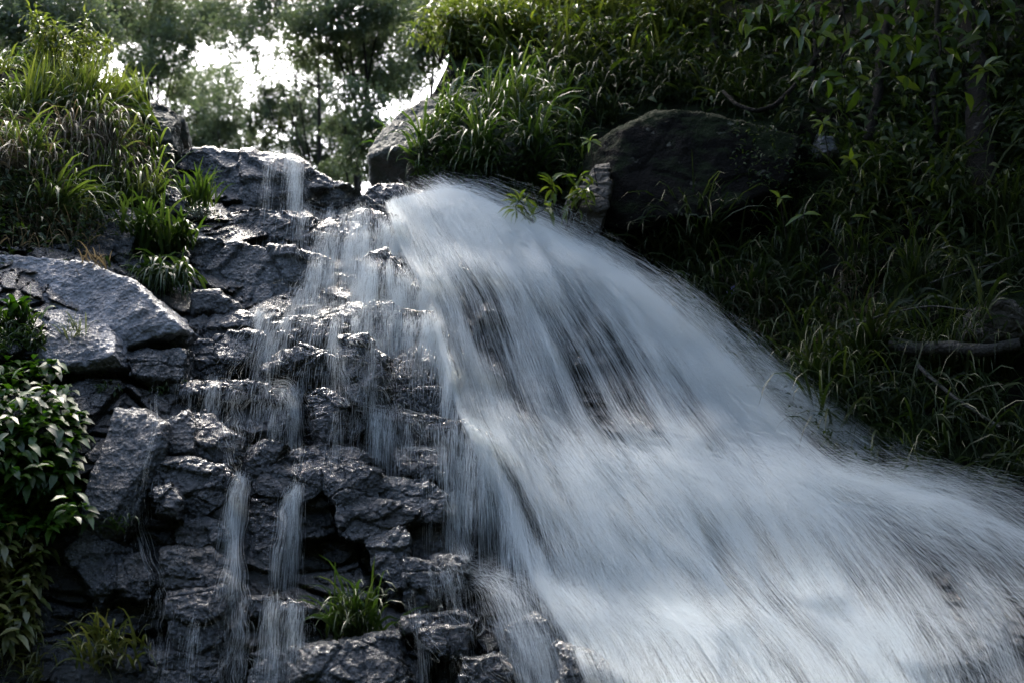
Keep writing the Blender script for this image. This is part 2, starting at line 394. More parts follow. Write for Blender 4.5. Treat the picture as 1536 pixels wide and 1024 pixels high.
# ------------------------------------------------------------------ rocks
def rock(poly, prot, label, mat=None, name='rock_block', cat='rock', group='wet rock blocks stepping down the falls', Y=None, back=.55, lean=.35, bev=.06, seed=0, yf=None, amp=1.0, crack=1.0, chops=12, grow=1.2):
    a = np.array(poly, float); c = a.mean(0); a = c + (a - c) * grow
    Y0 = (yf or face_Y)(c[0], c[1]) - prot if Y is None else Y
    size = float(np.linalg.norm(at(a[:, 0].max(), c[1], Y0) - at(a[:, 0].min(), c[1], Y0)) + np.linalg.norm(at(c[0], a[:, 1].max(), Y0) - at(c[0], a[:, 1].min(), Y0))) / 2
    P = at(a[:, 0], a[:, 1], np.full(len(a), Y0)); pc = P.mean(0)
    def ring(shr, dy, up=0):
        q = pc + (P - pc) * shr; q = q.copy(); q[:, 1] = Y0 + lean * (q[:, 2] - pc[2]) + dy; q[:, 2] += up; return q
    bv = bev * size
    rs = np.random.default_rng(seed + 100)
    Y0 += rs.uniform(-.05, .07); lean = lean + rs.uniform(-.15, .35)
    front = ring(.92, 0); front[:, 1] += rs.uniform(-.5, 1.2, len(front)) * bv
    pts = np.concatenate([front, ring(1.0, bv), ring(1.0, back * .6, .05 * size), ring(.9, back + .15)])
    bm = bmesh.new()
    for p in pts: bm.verts.new(p)
    r = bmesh.ops.convex_hull(bm, input=bm.verts)
    bmesh.ops.delete(bm, geom=list({g for g in r['geom_interior'] + r['geom_unused'] if isinstance(g, bmesh.types.BMVert)}), context='VERTS')
    for _ in range(chops):                          # broken facets
        nv = rs.normal(size=3); nv[1] = -abs(nv[1]) - .75; nv /= np.linalg.norm(nv)
        q = np.array([tuple(v.co) for v in bm.verts]); h = (q - pc) @ nv
        cut = h.max() - rs.uniform(.03, .13) * size
        bmesh.ops.bisect_plane(bm, geom=bm.verts[:] + bm.edges[:] + bm.faces[:], plane_co=Vector(pc + nv * cut), plane_no=Vector(nv), clear_outer=True)
        bmesh.ops.delete(bm, geom=bm.faces[:], context='FACES_ONLY'); bmesh.ops.convex_hull(bm, input=bm.verts)
    me = bpy.data.meshes.new('tmp'); bm.to_mesh(me); bm.free()
    o = bpy.data.objects.new('tmp', me); COL.objects.link(o)
    md = o.modifiers.new('r', 'REMESH'); md.mode = 'VOXEL'; md.voxel_size = min(.03, max(.008, size / 64))
    dg = bpy.context.evaluated_depsgraph_get(); ev = o.evaluated_get(dg)
    m2 = bpy.data.meshes.new_from_object(ev)
    bpy.data.objects.remove(o); bpy.data.meshes.remove(me)
    n = len(m2.vertices); v = np.zeros(n * 3, np.float32); m2.vertices.foreach_get('co', v); v = v.reshape(-1, 3).astype(float)
    nn = np.zeros(n * 3, np.float32); m2.vertices.foreach_get('normal', nn); nn = nn.reshape(-1, 3).astype(float)
    k = 1.0 / size
    f1, f2, idc = worley(v * np.array([2.2, 2.2, 3.4]) * k + seed * 3.1, seed)
    d = size * (.035 * fbm(v * 2.0 * k + seed, 3, seed) + crack * (.045 * (idc - .5) - .025 * (1 - sm(0, .06, f2 - f1))))
    b1, b2, bi = worley(np.stack([v[:, 0] * 2.4 + v[:, 1] + .1 * vn(v * 3, seed), v[:, 2] * 5 + .25 * vn(v * 4, seed + 3)], -1) + seed * 7.7, seed + 1)
    d = d + crack * .04 * (bi - .5) - crack * .018 * (1 - sm(0, .06, b2 - b1))
    d = d + .02 * fbm(v * 11 + seed, 3, seed + 2) + .012 * fbm(v * 34 + seed, 2, seed + 5)
    v = v + nn * (d * amp)[:, None]
    org = v.mean(0); org[2] = v[:, 2].min()
    m2.vertices.foreach_set('co', (v - org).astype(np.float32).ravel()); m2.update()
    m2.polygons.foreach_set('use_smooth', np.ones(len(m2.polygons), bool)); m2.name = name
    m2.materials.clear(); m2.materials.append(mat or M_WET)
    o = bpy.data.objects.new(name, m2); o.location = org; COL.objects.link(o); tag(o, label, cat, group)
    SURF.append((v, 4)); return o

ROCKS = [
 ([(250,225),(273,217),(320,213),(410,222),(450,240),(512,273),(545,300),(512,326),(441,314),(363,309),(320,316),(270,310),(250,275)], .25, 'big smooth grey block on the crest left of the topmost trickle', M_GREY, .9),
 ([(316,314),(363,304),(441,311),(472,330),(472,371),(434,374),(363,370),(344,364),(325,338)], .28, 'dark cracked block just under the big crest block', M_WET, .7),
 ([(281,357),(344,361),(434,375),(470,382),(455,421),(415,447),(352,462),(330,440),(300,405),(281,374)], .22, 'broad grey block right of the strap leaved clump', M_GREY, .7),
 ([(292,442),(323,440),(352,459),(345,468),(292,468)], .2, 'small square grey stone at the foot of the strap leaved clump', M_GREY, .4),
 ([(274,477),(302,464),(345,460),(387,462),(372,490),(313,503),(274,506)], .22, 'low domed rock at the left end of the first water ledge', M_WET, .6),
 ([(269,512),(309,501),(376,490),(385,515),(366,532),(345,555),(267,559)], .2, 'wide layered rock left of the white side cascade', M_WET, .6),
 ([(183,500),(207,490),(267,498),(264,517),(197,517)], .2, 'thin dark rock shelf under the dripping edge of the slab', M_WET, .4),
 ([(197,519),(264,519),(262,560),(225,569),(193,553),(178,531)], .22, 'grey blue squarish block below the thin dark shelf', M_GREY, .4),
 ([(-40,372),(0,370),(60,374),(116,386),(183,417),(246,470),(262,490),(197,507),(165,520),(120,487),(70,452),(21,420),(-40,412)], .3, 'long pale sloping slab of bare rock at the left side', M_PALE, .8),
 ([(50,456),(90,450),(134,467),(165,505),(181,547),(120,556),(52,545)], .18, 'pale flat rock face above the glossy leaved shrub', M_PALE, .5),
 ([(154,608),(197,608),(233,632),(228,692),(201,757),(171,803),(121,797),(136,742),(148,656)], .25, 'tall pale blue rock pillar beside the glossy leaved shrub', M_GREY, .7),
 ([(240,636),(278,613),(290,640),(290,679),(236,683)], .25, 'upright grey rock right of the tall rock pillar', M_WET, .5),
 ([(274,620),(302,617),(318,642),(352,655),(357,686),(316,693),(288,671)], .22, 'dark leaning wedge of rock above the flat topped block', M_WET, .5),
 ([(264,565),(337,565),(390,572),(424,592),(392,608),(306,612),(272,594)], .25, 'dark low rock with dribbling water over its lip', M_WET, .5),
 ([(392,545),(415,525),(450,516),(492,535),(499,560),(455,582),(415,580),(394,560)], .28, 'rounded black bulge of rock right of the side cascade', M_WET, .5),
 ([(455,586),(485,582),(513,604),(508,657),(470,658),(461,622)], .3, 'knobbly black rock right of the short white spout', M_WET, .4),
 ([(334,607),(387,610),(425,610),(427,658),(380,658),(334,640)], .18, 'grey rock behind the short white spout', M_WET, .5),
 ([(353,706),(356,684),(369,667),(394,655),(424,666),(408,700),(380,712)], .3, 'peaked dark rock above the long middle spout', M_WET, .5),
 ([(368,714),(409,685),(462,662),(515,667),(545,690),(490,704),(448,728),(420,762),(400,764),(382,742)], .32, 'broad glistening hump between the two long spouts', M_WET, .6),
 ([(485,692),(512,686),(558,702),(566,731),(536,744),(512,750),(487,732)], .3, 'jutting block right above the dark hollow', M_WET, .5),
 ([(226,690),(274,687),(318,699),(335,720),(336,768),(313,782),(263,772),(230,750)], .34, 'big flat topped black block in the lower left', M_WET, .6),
 ([(222,730),(249,720),(264,749),(262,772),(228,768)], .42, 'small rounded stone set in front of the flat topped block', M_WET, .3),
 ([(254,783),(320,779),(336,800),(332,821),(267,825)], .28, 'black slab below the flat topped block', M_WET, .5),
 ([(243,828),(302,826),(336,848),(332,878),(256,885),(240,860)], .3, 'craggy dark rock left of the long middle spout foot', M_WET, .5),
 ([(108,803),(171,825),(169,864),(142,907),(115,860),(92,832)], .2, 'grey shiny rock at the lower edge of the glossy leaved shrub', M_GREY, .5),
 ([(176,838),(200,833),(222,870),(214,892),(171,892)], .3, 'small wet stone gleaming beside the leftmost trickle', M_WET, .3),
 ([(256,892),(331,884),(329,924),(263,928)], .26, 'long dark ledge rock below the craggy dark rock', M_WET, .5),
 ([(372,752),(405,766),(424,800),(412,875),(370,878),(368,800)], .12, 'rough grey rock wall between the two long spouts', M_WET, .5),
 ([(370,892),(430,893),(473,910),(473,928),(370,928)], .3, 'low ledge rock where the long spouts land', M_WET, .5),
 ([(258,931),(320,933),(323,963),(306,991),(270,970)], .26, 'pale mottled rock under the long dark ledge', M_GREY, .4),
 ([(226,982),(277,980),(318,992),(320,1050),(226,1050)], .28, 'glinting rock at the bottom edge left of the lowest trickle', M_WET, .5),
 ([(380,984),(441,981),(453,1002),(446,1050),(382,1050)], .26, 'square grey stone at the bottom edge under the spouts', M_GREY, .4),
 ([(446,981),(512,968),(580,958),(596,1002),(587,1060),(459,1060)], .3, 'wide flat rock at the bottom edge below the small grass tuft', M_GREY, .6),
 ([(108,994),(160,985),(212,987),(222,1018),(215,1060),(112,1060)], .22, 'dark rock under the reddish grass tuft', M_WET, .5),
 ([(40,990),(110,968),(122,985),(105,1050),(30,1060)], .15, 'shadowed rock at the lower left corner', M_WET, .5),
 ([(546,810),(601,792),(610,832),(608,895),(578,889),(556,852)], .34, 'blue grey upright rock right of the dark hollow', M_GREY, .5),
 ([(606,836),(690,846),(690,880),(656,913),(612,910)], .26, 'grey wedge shaped rock where the right side veil lands', M_GREY, .5),
 ([(598,804),(629,778),(668,776),(685,831),(612,834)], .2, 'black recessed block above the grey wedge', M_WET, .5),
 ([(560,718),(636,719),(667,742),(667,775),(619,778),(578,746)], .3, 'dark sloping ledge block left of the single slanted spout', M_WET, .5),
 ([(508,750),(562,748),(621,763),(592,801),(548,810),(512,802)], .3, 'broken rock lip over the right of the dark hollow', M_WET, .5),
 ([(668,682),(710,676),(755,688),(766,718),(762,778),(708,768),(672,725)], .2, 'dark brown rock wall behind the single slanted spout', M_WET, .5),
 ([(580,670),(661,668),(674,714),(629,714),(592,693)], .28, 'dark notched ledge block under the long stepped ledge', M_WET, .5),
 ([(636,950),(697,940),(692,982),(672,985),(645,975)], .26, 'blackish hollowed stone near the bottom middle', M_WET, .4),
 ([(606,925),(683,918),(712,932),(640,954),(606,942)], .26, 'brownish lichen stained rock at the bottom middle', M_WET, .4),
 ([(768,943),(807,926),(838,962),(834,985),(776,982)], .25, 'rounded grey rock half under the lowest white water', M_GREY, .5),
 ([(698,992),(743,986),(763,1006),(750,1060),(698,1060)], .28, 'dark low stone at the bottom edge in the middle', M_WET, .4),
 ([(846,982),(896,990),(925,1017),(925,1060),(846,1060)], .22, 'grey rock washed over at the bottom edge', M_GREY, .4),
 ([(545,377),(575,369),(604,410),(601,430),(551,418)], .3, 'pointed grey rock standing between the upper streams', M_WET, .5),
 ([(505,458),(582,450),(639,462),(655,496),(580,502),(508,500)], .25, 'rounded ledge under the upper left veil of water', M_WET, .6),
 ([(510,510),(547,507),(573,537),(577,601),(540,603),(506,560)], .3, 'ribbed dark rock right of the thin spout in the middle', M_WET, .4),
 ([(578,516),(653,500),(672,537),(676,584),(617,580),(576,588)], .25, 'streaked brown grey rock beside the main fall', M_WET, .5),
 ([(593,584),(653,582),(683,607),(678,623),(596,609)], .3, 'humped rock against the left edge of the main fall', M_WET, .4),
 ([(505,622),(575,610),(667,627),(725,656),(752,693),(660,668),(582,668),(508,664)], .25, 'long stepped ledge with thin water sliding over', M_WET, .6),
 ([(392,478),(440,468),(500,470),(512,485),(503,514),(450,516),(404,522)], .22, 'uneven foaming ledge at the top of the side cascade', M_WET, .5),
 ([(440,330),(480,325),(545,330),(560,370),(545,440),(460,450),(440,400)], .0, 'wet rock wall behind the upper left stream', M_WET, .6),
 ([(500,322),(540,308),(590,318),(600,350),(555,372),(510,350)], .2, 'dark flat rock at the head of the upper left stream', M_WET, .5),
 ([(182,300),(235,290),(270,300),(268,330),(210,330)], .15, 'low wet stone under the hanging grass at the left', M_WET, .4),
 ([(135,318),(180,312),(195,350),(190,395),(150,395),(118,370)], .1, 'smooth grey rock gully wall left of the strap leaved clump', M_GREY, .4),
]
for i, (poly, prot, lab, mt, back) in enumerate(ROCKS):
    sl_ = ('slab' in lab and mt is M_PALE) or 'flat rock face above' in lab or 'pillar' in lab or 'crest block' in lab[:30]
    rock(poly, prot, lab, mt, back=back, seed=i, **(dict(crack=.15, chops=4, grow=1.08) if sl_ else {}))
G_B = 'boulders on the dark bank'
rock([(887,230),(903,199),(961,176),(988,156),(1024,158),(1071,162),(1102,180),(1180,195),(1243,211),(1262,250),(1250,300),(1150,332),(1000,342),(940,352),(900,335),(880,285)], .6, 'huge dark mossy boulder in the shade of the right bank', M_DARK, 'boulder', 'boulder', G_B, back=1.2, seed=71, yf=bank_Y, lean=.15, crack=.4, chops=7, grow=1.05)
rock([(893,245),(915,240),(905,330),(890,352),(848,350),(862,300)], .85, 'slanted brownish slab leaning on the left of the huge boulder', M_BROWN, 'rock_slab', 'rock', G_B, back=.5, seed=72, yf=bank_Y)
rock([(556,268),(557,215),(575,180),(610,140),(640,117),(690,104),(730,114),(800,108),(832,150),(842,240),(760,285),(640,285)], .6, 'big overgrown boulder at the right of the crest gap', M_MOSSY, 'boulder', 'boulder', G_B, back=1.4, seed=74, yf=bank_Y, lean=.5, crack=.2, grow=1.03)
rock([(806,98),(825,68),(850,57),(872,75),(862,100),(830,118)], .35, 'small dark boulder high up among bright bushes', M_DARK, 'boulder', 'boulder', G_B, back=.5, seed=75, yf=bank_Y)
rock([(1232,197),(1256,199),(1264,223),(1240,222)], .55, 'pale grey stone at the right shoulder of the huge boulder', M_PALE, 'stone', 'stone', G_B, back=.3, seed=76, yf=bank_Y)
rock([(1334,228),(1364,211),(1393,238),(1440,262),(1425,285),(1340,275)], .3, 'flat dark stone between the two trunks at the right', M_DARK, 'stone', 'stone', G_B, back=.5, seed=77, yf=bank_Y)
rock([(1476,487),(1484,457),(1508,443),(1540,452),(1545,500),(1500,508)], .45, 'rounded brownish rock at the right edge of the bank', M_BROWN, 'boulder', 'boulder', G_B, back=.5, seed=78, yf=bank_Y)
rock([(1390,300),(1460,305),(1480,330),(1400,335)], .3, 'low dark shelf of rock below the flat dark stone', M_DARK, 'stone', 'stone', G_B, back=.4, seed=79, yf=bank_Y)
rock([(544,290),(570,272),(617,280),(600,300),(560,308)], .3, 'small round dark rock splitting the water at the crest', M_WET, 'boulder', 'boulder', G_B, back=.5, seed=80)
rock([(180,150),(225,140),(246,165),(250,265),(215,285),(175,230)], .15, 'mossy grey boulder showing under the hanging grass', M_MOSSY, 'boulder', 'boulder', None, back=.6, seed=81, yf=mound_Y)

# ------------------------------------------------------------------ depth map of the solid surfaces, for rooting plants and running water
CS = 3; U0, V0, NU, NV = -360, -360, 800, 560
DM = np.full((NV, NU), 99.)
for vv, _ in SURF:
    u, v = to_px(vv); iu = ((u - U0) / CS).astype(int); iv = ((v - V0) / CS).astype(int)
    ok = (iu >= 0) & (iu < NU) & (iv >= 0) & (iv < NV)
    np.minimum.at(DM, (iv[ok], iu[ok]), vv[ok, 1])
def shifts(A):
    p = np.pad(A, 1, mode='edge'); return np.stack([p[i:i + A.shape[0], j:j + A.shape[1]] for i in range(3) for j in range(3)])
for _ in range(3):
    S = shifts(DM); mn = np.where(S > 90, np.nan, S)
    with np.errstate(all='ignore'):
        md = np.nanmedian(mn, 0)
    DM = np.where((DM > 90) & ~np.isnan(md), md, DM)
def depth(u, v):
    iu = np.clip(((np.asarray(u) - U0) / CS).astype(int), 0, NU - 1); iv = np.clip(((np.asarray(v) - V0) / CS).astype(int), 0, NV - 1)
    return DM[iv, iu]
def inside(u, v, poly):
    a = np.array(poly, float); r = np.zeros(len(u), bool); j = len(a) - 1
    for i in range(len(a)):
        c = (a[i, 1] > v) != (a[j, 1] > v)
        with np.errstate(all='ignore'):
            r ^= c & (u < (a[j, 0] - a[i, 0]) * (v - a[i, 1]) / (a[j, 1] - a[i, 1]) + a[i, 0])
        j = i
    return r
def sample(poly, n):
    a = np.array(poly, float); us, vs = [], []; k = 0
    while k < n:
        u = RNG.uniform(a[:, 0].min(), a[:, 0].max(), n * 2); v = RNG.uniform(a[:, 1].min(), a[:, 1].max(), n * 2)
        m = inside(u, v, poly); us.append(u[m]); vs.append(v[m]); k += m.sum()
    u = np.concatenate(us)[:n]; v = np.concatenate(vs)[:n]
    d = depth(u, v); ok = d < 60
    return at(u[ok], v[ok], d[ok])

# ------------------------------------------------------------------ water
def smooth2(A, n, ax):
    for _ in range(n):
        p = np.concatenate([A.take([0], ax), A, A.take([-1], ax)], ax)
        A = (p.take(range(0, A.shape[ax]), ax) + 2 * A + p.take(range(2, A.shape[ax] + 2), ax)) / 4
    return A
def catmull(G, t):
    """G (k, s, d) guides, t (n,) in 0..1 -> (n, s, d), smooth across the guides"""
    k = len(G); x = t * (k - 1); i = np.clip(np.floor(x).astype(int), 0, k - 2); f = (x - i)[:, None, None]
    g = lambda j: G[np.clip(j, 0, k - 1)]
    p0, p1, p2, p3 = g(i - 1), g(i), g(i + 1), g(i + 2)
    return .5 * (2 * p1 + (p2 - p0) * f + (2 * p0 - 5 * p1 + 4 * p2 - p3) * f ** 2 + (3 * p1 - p0 - 3 * p2 + p3) * f ** 3)
def hair(name, pts, rad, mat):
    """pts (n, k, 3), rad (n, k)"""
    n, k = pts.shape[:2]
    h = bpy.data.hair_curves.new(name); h.add_curves([k] * n)
    h.attributes['position'].data.foreach_set('vector', pts.astype(np.float32).ravel())
    ra = h.attributes.get('radius') or h.attributes.new('radius', 'FLOAT', 'POINT')
    ra.data.foreach_set('value', rad.astype(np.float32).ravel())
    h.materials.append(mat)
    o = bpy.data.objects.new(name, h); COL.objects.link(o); return o
def resample(path, n):
    a = np.array(path, float); t = np.linspace(0, len(a) - 1, n)
    q = np.stack([np.interp(t, range(len(a)), a[:, i]) for i in range(a.shape[1])], -1)
    return smooth2(q, max(2, n // 16), 0)
GUIDES = [
 [(578,300),(600,370),(640,450),(665,540),(688,620),(715,680),(760,780),(803,880),(855,960),(895,1060)],
 [(610,290),(660,370),(708,450),(738,540),(765,620),(808,690),(880,790),(950,880),(1035,960),(1095,1060)],
 [(650,283),(720,350),(780,430),(830,530),(870,620),(920,690),(1000,790),(1085,890),(1160,970),(1215,1060)],
 [(680,284),(760,338),(850,412),(930,510),(990,610),(1050,690),(1130,790),(1205,890),(1275,970),(1330,1060)],
 [(700,290),(790,342),(910,412),(1020,510),(1100,610),(1170,692),(1260,780),(1335,880),(1395,970),(1440,1060)],
 [(718,300),(835,352),(970,432),(1095,540),(1178,632),(1265,712),(1420,745),(1550,800),(1640,900),(1700,1060)],
]
NS, NT = 260, 180
G = np.stack([resample(g, NS) for g in GUIDES])
TT = np.linspace(0, 1, NT); UV = catmull(G, TT)                     # (NT, NS, 2)
DEP = depth(UV[..., 0], UV[..., 1]); DEP = np.where(DEP > 60, face_Y(UV[..., 0], UV[..., 1]), DEP)
DEP = np.minimum(DEP, face_Y(UV[..., 0], UV[..., 1]) + .1)
DEPS = smooth2(smooth2(DEP, 12, 0), 30, 1)
def blob(u, v, cu, cv, a, b, rot=0):
    c, s = math.cos(rot), math.sin(rot); x = (u - cu) * c + (v - cv) * s; y = -(u - cu) * s + (v - cv) * c
    return np.exp(-(x / a) ** 2 - (y / b) ** 2)
def cover(u, v):
    """how thick the white water is at a place on the fall"""
    d = np.ones_like(u) * .66
    qn = np.stack([u / 22. - v / 60., v / 90., u * 0], -1); uu = u + 26 * vn(qn, 5); vv_ = v + 40 * vn(qn, 6)
    d = d + .3 * vn(np.stack([u / 17. - v / 34., v / 130., u * 0], -1), 8)
    for cu, cv, a, b, r, k in [(735,490,36,90,-.25,-.62),(712,425,22,40,-.3,-.35),(865,520,44,115,-.35,-.6),(800,455,16,50,-.3,-.3),(935,570,46,85,-.5,-.42),(860,610,90,36,.2,-.3),(1010,620,60,60,-.6,-.25),
                               (1080,800,22,90,-.45,-.4),(1180,850,80,55,-.5,-.3),(820,790,34,90,-.35,-.45),(760,740,28,70,-.3,-.35),(890,850,50,60,-.4,-.35),(1380,870,60,70,-.7,-.35),(870,770,25,70,-.4,-.25),(1130,670,60,26,.7,-.35),(980,800,20,80,-.4,-.25),(1290,890,40,80,-.5,-.3),(1500,900,60,140,-.6,-.3),(1560,1000,90,90,0,-.35),
                               (660,330,60,30,.5,.02),(880,400,120,22,.5,.2),(700,380,60,20,.3,.1),(775,560,20,80,-.2,.15),(1000,705,230,40,.25,.14),(1250,735,150,30,.2,.15),(680,600,14,90,-.2,.3),(960,925,220,28,.35,.08),(1070,520,60,110,-.75,.12),
                               (730,800,60,50,0,-.4),(1000,970,70,25,.5,-.3),(1180,940,60,25,.3,-.3),(930,660,60,24,.4,-.1)]:
        d = d + (k * .95 if k < 0 else k) * blob(uu, vv_, cu, cv, a, b, r)
    return np.clip(d, .05, 1)
PP0 = at(UV[..., 0], UV[..., 1], DEPS)
ACR = np.cumsum(np.linalg.norm(np.diff(PP0, axis=0, prepend=PP0[:1]), axis=-1), 0)
ALO = np.cumsum(np.linalg.norm(np.diff(PP0, axis=1, prepend=PP0[:, :1]), axis=-1), 1)
SS = np.linspace(0, 1, NS)
def lumps(P, s): return .10 * fbm(P * np.array([1.6, 1.6, 1.6]), 3, s)
ragged = .09 * vn(np.stack([SS * 9, SS * 0, SS * 0], -1), 3)[None] + .05 * vn(np.stack([SS * 40, SS * 0 + 4, SS * 0], -1), 4)[None]
EDGE = sm(-.02, .24, TT[:, None] + ragged) * (1 - sm(.86, 1.0, TT[:, None] + ragged)) * sm(0, .03, SS)[None]
for k, (off, am) in enumerate(((.03, .36), (.10, .25), (.19, .16))):
    P = at(UV[..., 0], UV[..., 1], DEPS - off - lumps(PP0, 5 + k) - .05)
    dens = cover(UV[..., 0] + 10 * (k - 1), UV[..., 1]) ** 1.4 * EDGE * am * (1.1 + .1 * sm(600, 720, UV[..., 1]))
    o = mesh_np("waterfall", P, grid_faces(NT, NS), M_SHEET, uv=np.stack([ACR + k * 3.7, ALO * .6 + k * 5], -1).reshape(-1, 2), attrs={'density': dens})
    tag(o, kind='structure')
def fall_strands(n, k, lmin, lmax, rmin, rmax, offmax, tl=0., th=1., jit=5., seed=0, keep=1.0, out=0.0, fling=0.0, name='falling_water'):
    r = np.random.default_rng(seed)
    t = r.uniform(tl, th, n * 3); s0 = r.uniform(-.05, 1, n * 3)
    ln = r.uniform(lmin, lmax, n * 3)
    smid = np.clip(s0 + ln / 2, 0, 1)
    it = np.clip((t * (NT - 1)).astype(int), 0, NT - 1); im = (smid * (NS - 1)).astype(int)
    c = cover(UV[it, im, 0], UV[it, im, 1]) * (.25 + .75 * EDGE[it, im])
    cl = .5 + .9 * vn(np.stack([ACR[it, im] * 7, ALO[it, im] * 1.1, np.full(n * 3, seed * 3.)], -1), seed)
    m = r.uniform(0, 1, n * 3) < c * np.clip(cl + .25, .05, 1) * keep
    t, s0, ln = t[m][:n], s0[m][:n], ln[m][:n]; n = len(t)
    s = np.clip(s0[:, None] + ln[:, None] * np.linspace(0, 1, k)[None], 0, 1)
    x = t[:, None] * np.ones_like(s)
    x = np.clip(x + (r.normal(0, .004, n)[:, None] * (np.linspace(-1, 1, k))[None]) + out * np.linspace(0, 1, k)[None] ** 1.5 * r.uniform(.2, 1, n)[:, None], -.05, 1.15)
    fx = np.clip(x, 0, 1) * (NT - 1); fs = s * (NS - 1)
    i0 = np.clip(fx.astype(int), 0, NT - 2); j0 = np.clip(fs.astype(int), 0, NS - 2); a = (fx - i0); b = (fs - j0)
    def bil(A): return (A[i0, j0] * (1 - a) * (1 - b) + A[i0 + 1, j0] * a * (1 - b) + A[i0, j0 + 1] * (1 - a) * b + A[i0 + 1, j0 + 1] * a * b)
    u = bil(UV[..., 0]) + r.normal(0, jit, n)[:, None]; v = bil(UV[..., 1]) + r.normal(0, jit, n)[:, None]
    if fling:
        fl_ = r.exponential(fling, n)[:, None] * (.8 + .2 * np.linspace(0, 1, k)[None]); u = u + fl_ * .8; v = v - fl_ * .6
    ov = np.clip(x - 1, 0, 1); u = u + ov * 420; v = v - ov * 260
    hop = r.uniform(0, 1, n)[:, None] ** 2 * offmax
    arc = hop * (.5 + .5 * np.sin(np.pi * np.linspace(0, 1, k))[None])
    Y = bil(DEPS) - .08 - arc
    P = at(u, v, Y) + np.array([0, 0, 1.]) * 0
    P = P - np.stack([P[..., 0] * 0, P[..., 0] * 0, lumps(P, 5) * 0], -1)
    tap = np.interp(np.linspace(0, 1, k), [0, .15, .8, 1], [.25, 1, .8, .1])
    R = r.uniform(rmin, rmax, n)[:, None] * tap[None]
    o = hair(name, P, R, M_STRAND); return o
tag(fall_strands(60000, 7, .05, .2, .0001, .0003, .26, seed=1, jit=2), kind='structure')
tag(fall_strands(14000, 7, .03, .12, .0003, .0007, .26, seed=11, jit=2), kind='structure')
tag(fall_strands(6000, 7, .04, .11, .0001, .0004, .4, tl=.84, th=1.0, jit=10, seed=2, out=.03, fling=10., name='water_spray'), 'fine white spray thrown off the right edge of the main fall', None, None, 'stuff')

def curtain(ledge, n, v0, v1, vy, vz, T, seed, px=26., out=.06, rr=(.0001, .00028), side=False, jv=13., wet=0., free=False):
    """water thrown off a ledge, each strand a piece of its own falling curve"""
    r = np.random.default_rng(seed); m = n * 4; L_ = resample(ledge, 80)
    a = r.uniform(0, 1, m); t0 = r.uniform(0, 1, m) ** .8 * T; dt = r.uniform(.02, .075, m)
    u = np.interp(a, np.linspace(0, 1, 80), L_[:, 0]) + r.normal(0, 2.5 if side else 8, m); v = np.interp(a, np.linspace(0, 1, 80), L_[:, 1]) + r.normal(0, jv, m) + jv * vn(np.stack([a * 14, a * 0, a * 0 + seed], -1), seed)
    p = at(u, v, (depth(u, v) if side else face_Y(u, v)) - out - r.uniform(0, .04 if side else .12, m))
    cl = vn(np.stack([a * px, t0 * 1.2, np.full(m, seed * 1.)], -1), seed) + .8 * vn(np.stack([a * px * 3.3, t0 * 1.5, np.full(m, seed * 2.)], -1), seed + 1)
    sp = r.normal(1, .10, m) + .08 * vn(np.stack([a * 9, a * 0, a * 0], -1), seed + 3)
    vel = np.stack([(v0 + (v1 - v0) * a) * sp + r.normal(0, .07, m), vy * sp + r.normal(0, .12, m), vz + r.normal(0, .16, m)], -1)
    tm = t0 + dt / 2; pm = p + vel * tm[:, None]; pm[:, 2] -= 4.9 * tm ** 2
    mu, mv = to_px(pm); c = cover(mu, mv) if not side else np.full(m, .7)
    er = np.interp(mv, G[-1][:, 1], G[-1][:, 0]); c = c * (np.clip(1 - (mu - er + 25) / 70., 0, 1) ** 2 if not free else .7)
    if side:                                       # side veils break up: some places run dry, some fall short
        dry = vn(np.stack([u / 26., v * 0 + seed, v * 0], -1), seed + 5) + .5 * vn(np.stack([u / 9., t0 * 4, v * 0 + seed], -1), seed + 6)
        reach = T * np.clip(.75 + .5 * vn(np.stack([u / 15., v * 0 + seed * 3, v * 0], -1), seed + 7), .2, 1.2)
        c = c * np.clip(.35 + wet + .9 * dry, .04, 1) * np.clip((reach - t0) / (.35 * T) + .2, 0, 1)
    ok = (r.uniform(0, 1, m) < np.clip(.42 + 1.0 * cl, .02, 1) * np.clip(c * 1.2, 0, 1)); ok &= (pm[:, 1] < face_Y(mu, mv) - .02) | side
    p, vel, t0, dt = p[ok][:n], vel[ok][:n], t0[ok][:n], dt[ok][:n]; k = 6; n = len(p)
    t = t0[:, None] + dt[:, None] * np.linspace(0, 1, k)[None]
    q = p[:, None] + vel[:, None] * t[..., None]; q[..., 2] -= 4.9 * t ** 2
    R = r.uniform(rr[0], rr[1], n)[:, None] * np.array([.12, .6, 1, 1, .7, .15])[None]
    tag(hair('falling_water', q, R, M_STRAND), kind='structure')
curtain([(585,300),(640,284),(690,286),(724,300)], 41600, .45, 3.3, -2.5, -.75, .66, 31, jv=9.)
curtain([(585,300),(640,284),(690,286),(724,300)], 9000, .45, 3.3, -2.5, -.75, .66, 41, 22., rr=(.0003, .0007), jv=9.)
curtain([(690,640),(800,668),(1000,690),(1180,700),(1290,722),(1450,752)], 9000, .7, 2.6, -2.6, .05, .5, 42, 34., rr=(.0003, .0007), jv=34.)
curtain([(690,640),(800,668),(1000,690),(1180,700),(1290,722),(1450,752)], 41600, .7, 2.6, -2.6, .1, .5, 32, 40., jv=34.)
curtain([(640,380),(760,385),(900,410),(1010,470)], 15600, .4, 2.4, -2.2, .3, .5, 33, 24.)
curtain([(690,846),(800,880),(930,925),(1100,930),(1350,900),(1500,880)], 15600, .9, 2.2, -2.4, .4, .4, 34, 40.)
curtain([(1200,690),(1290,712),(1400,735),(1560,772)], 16000, 1.6, 3.2, -1.3, .25, .36, 51, 16., rr=(.0001, .0003), jv=16., free=True)
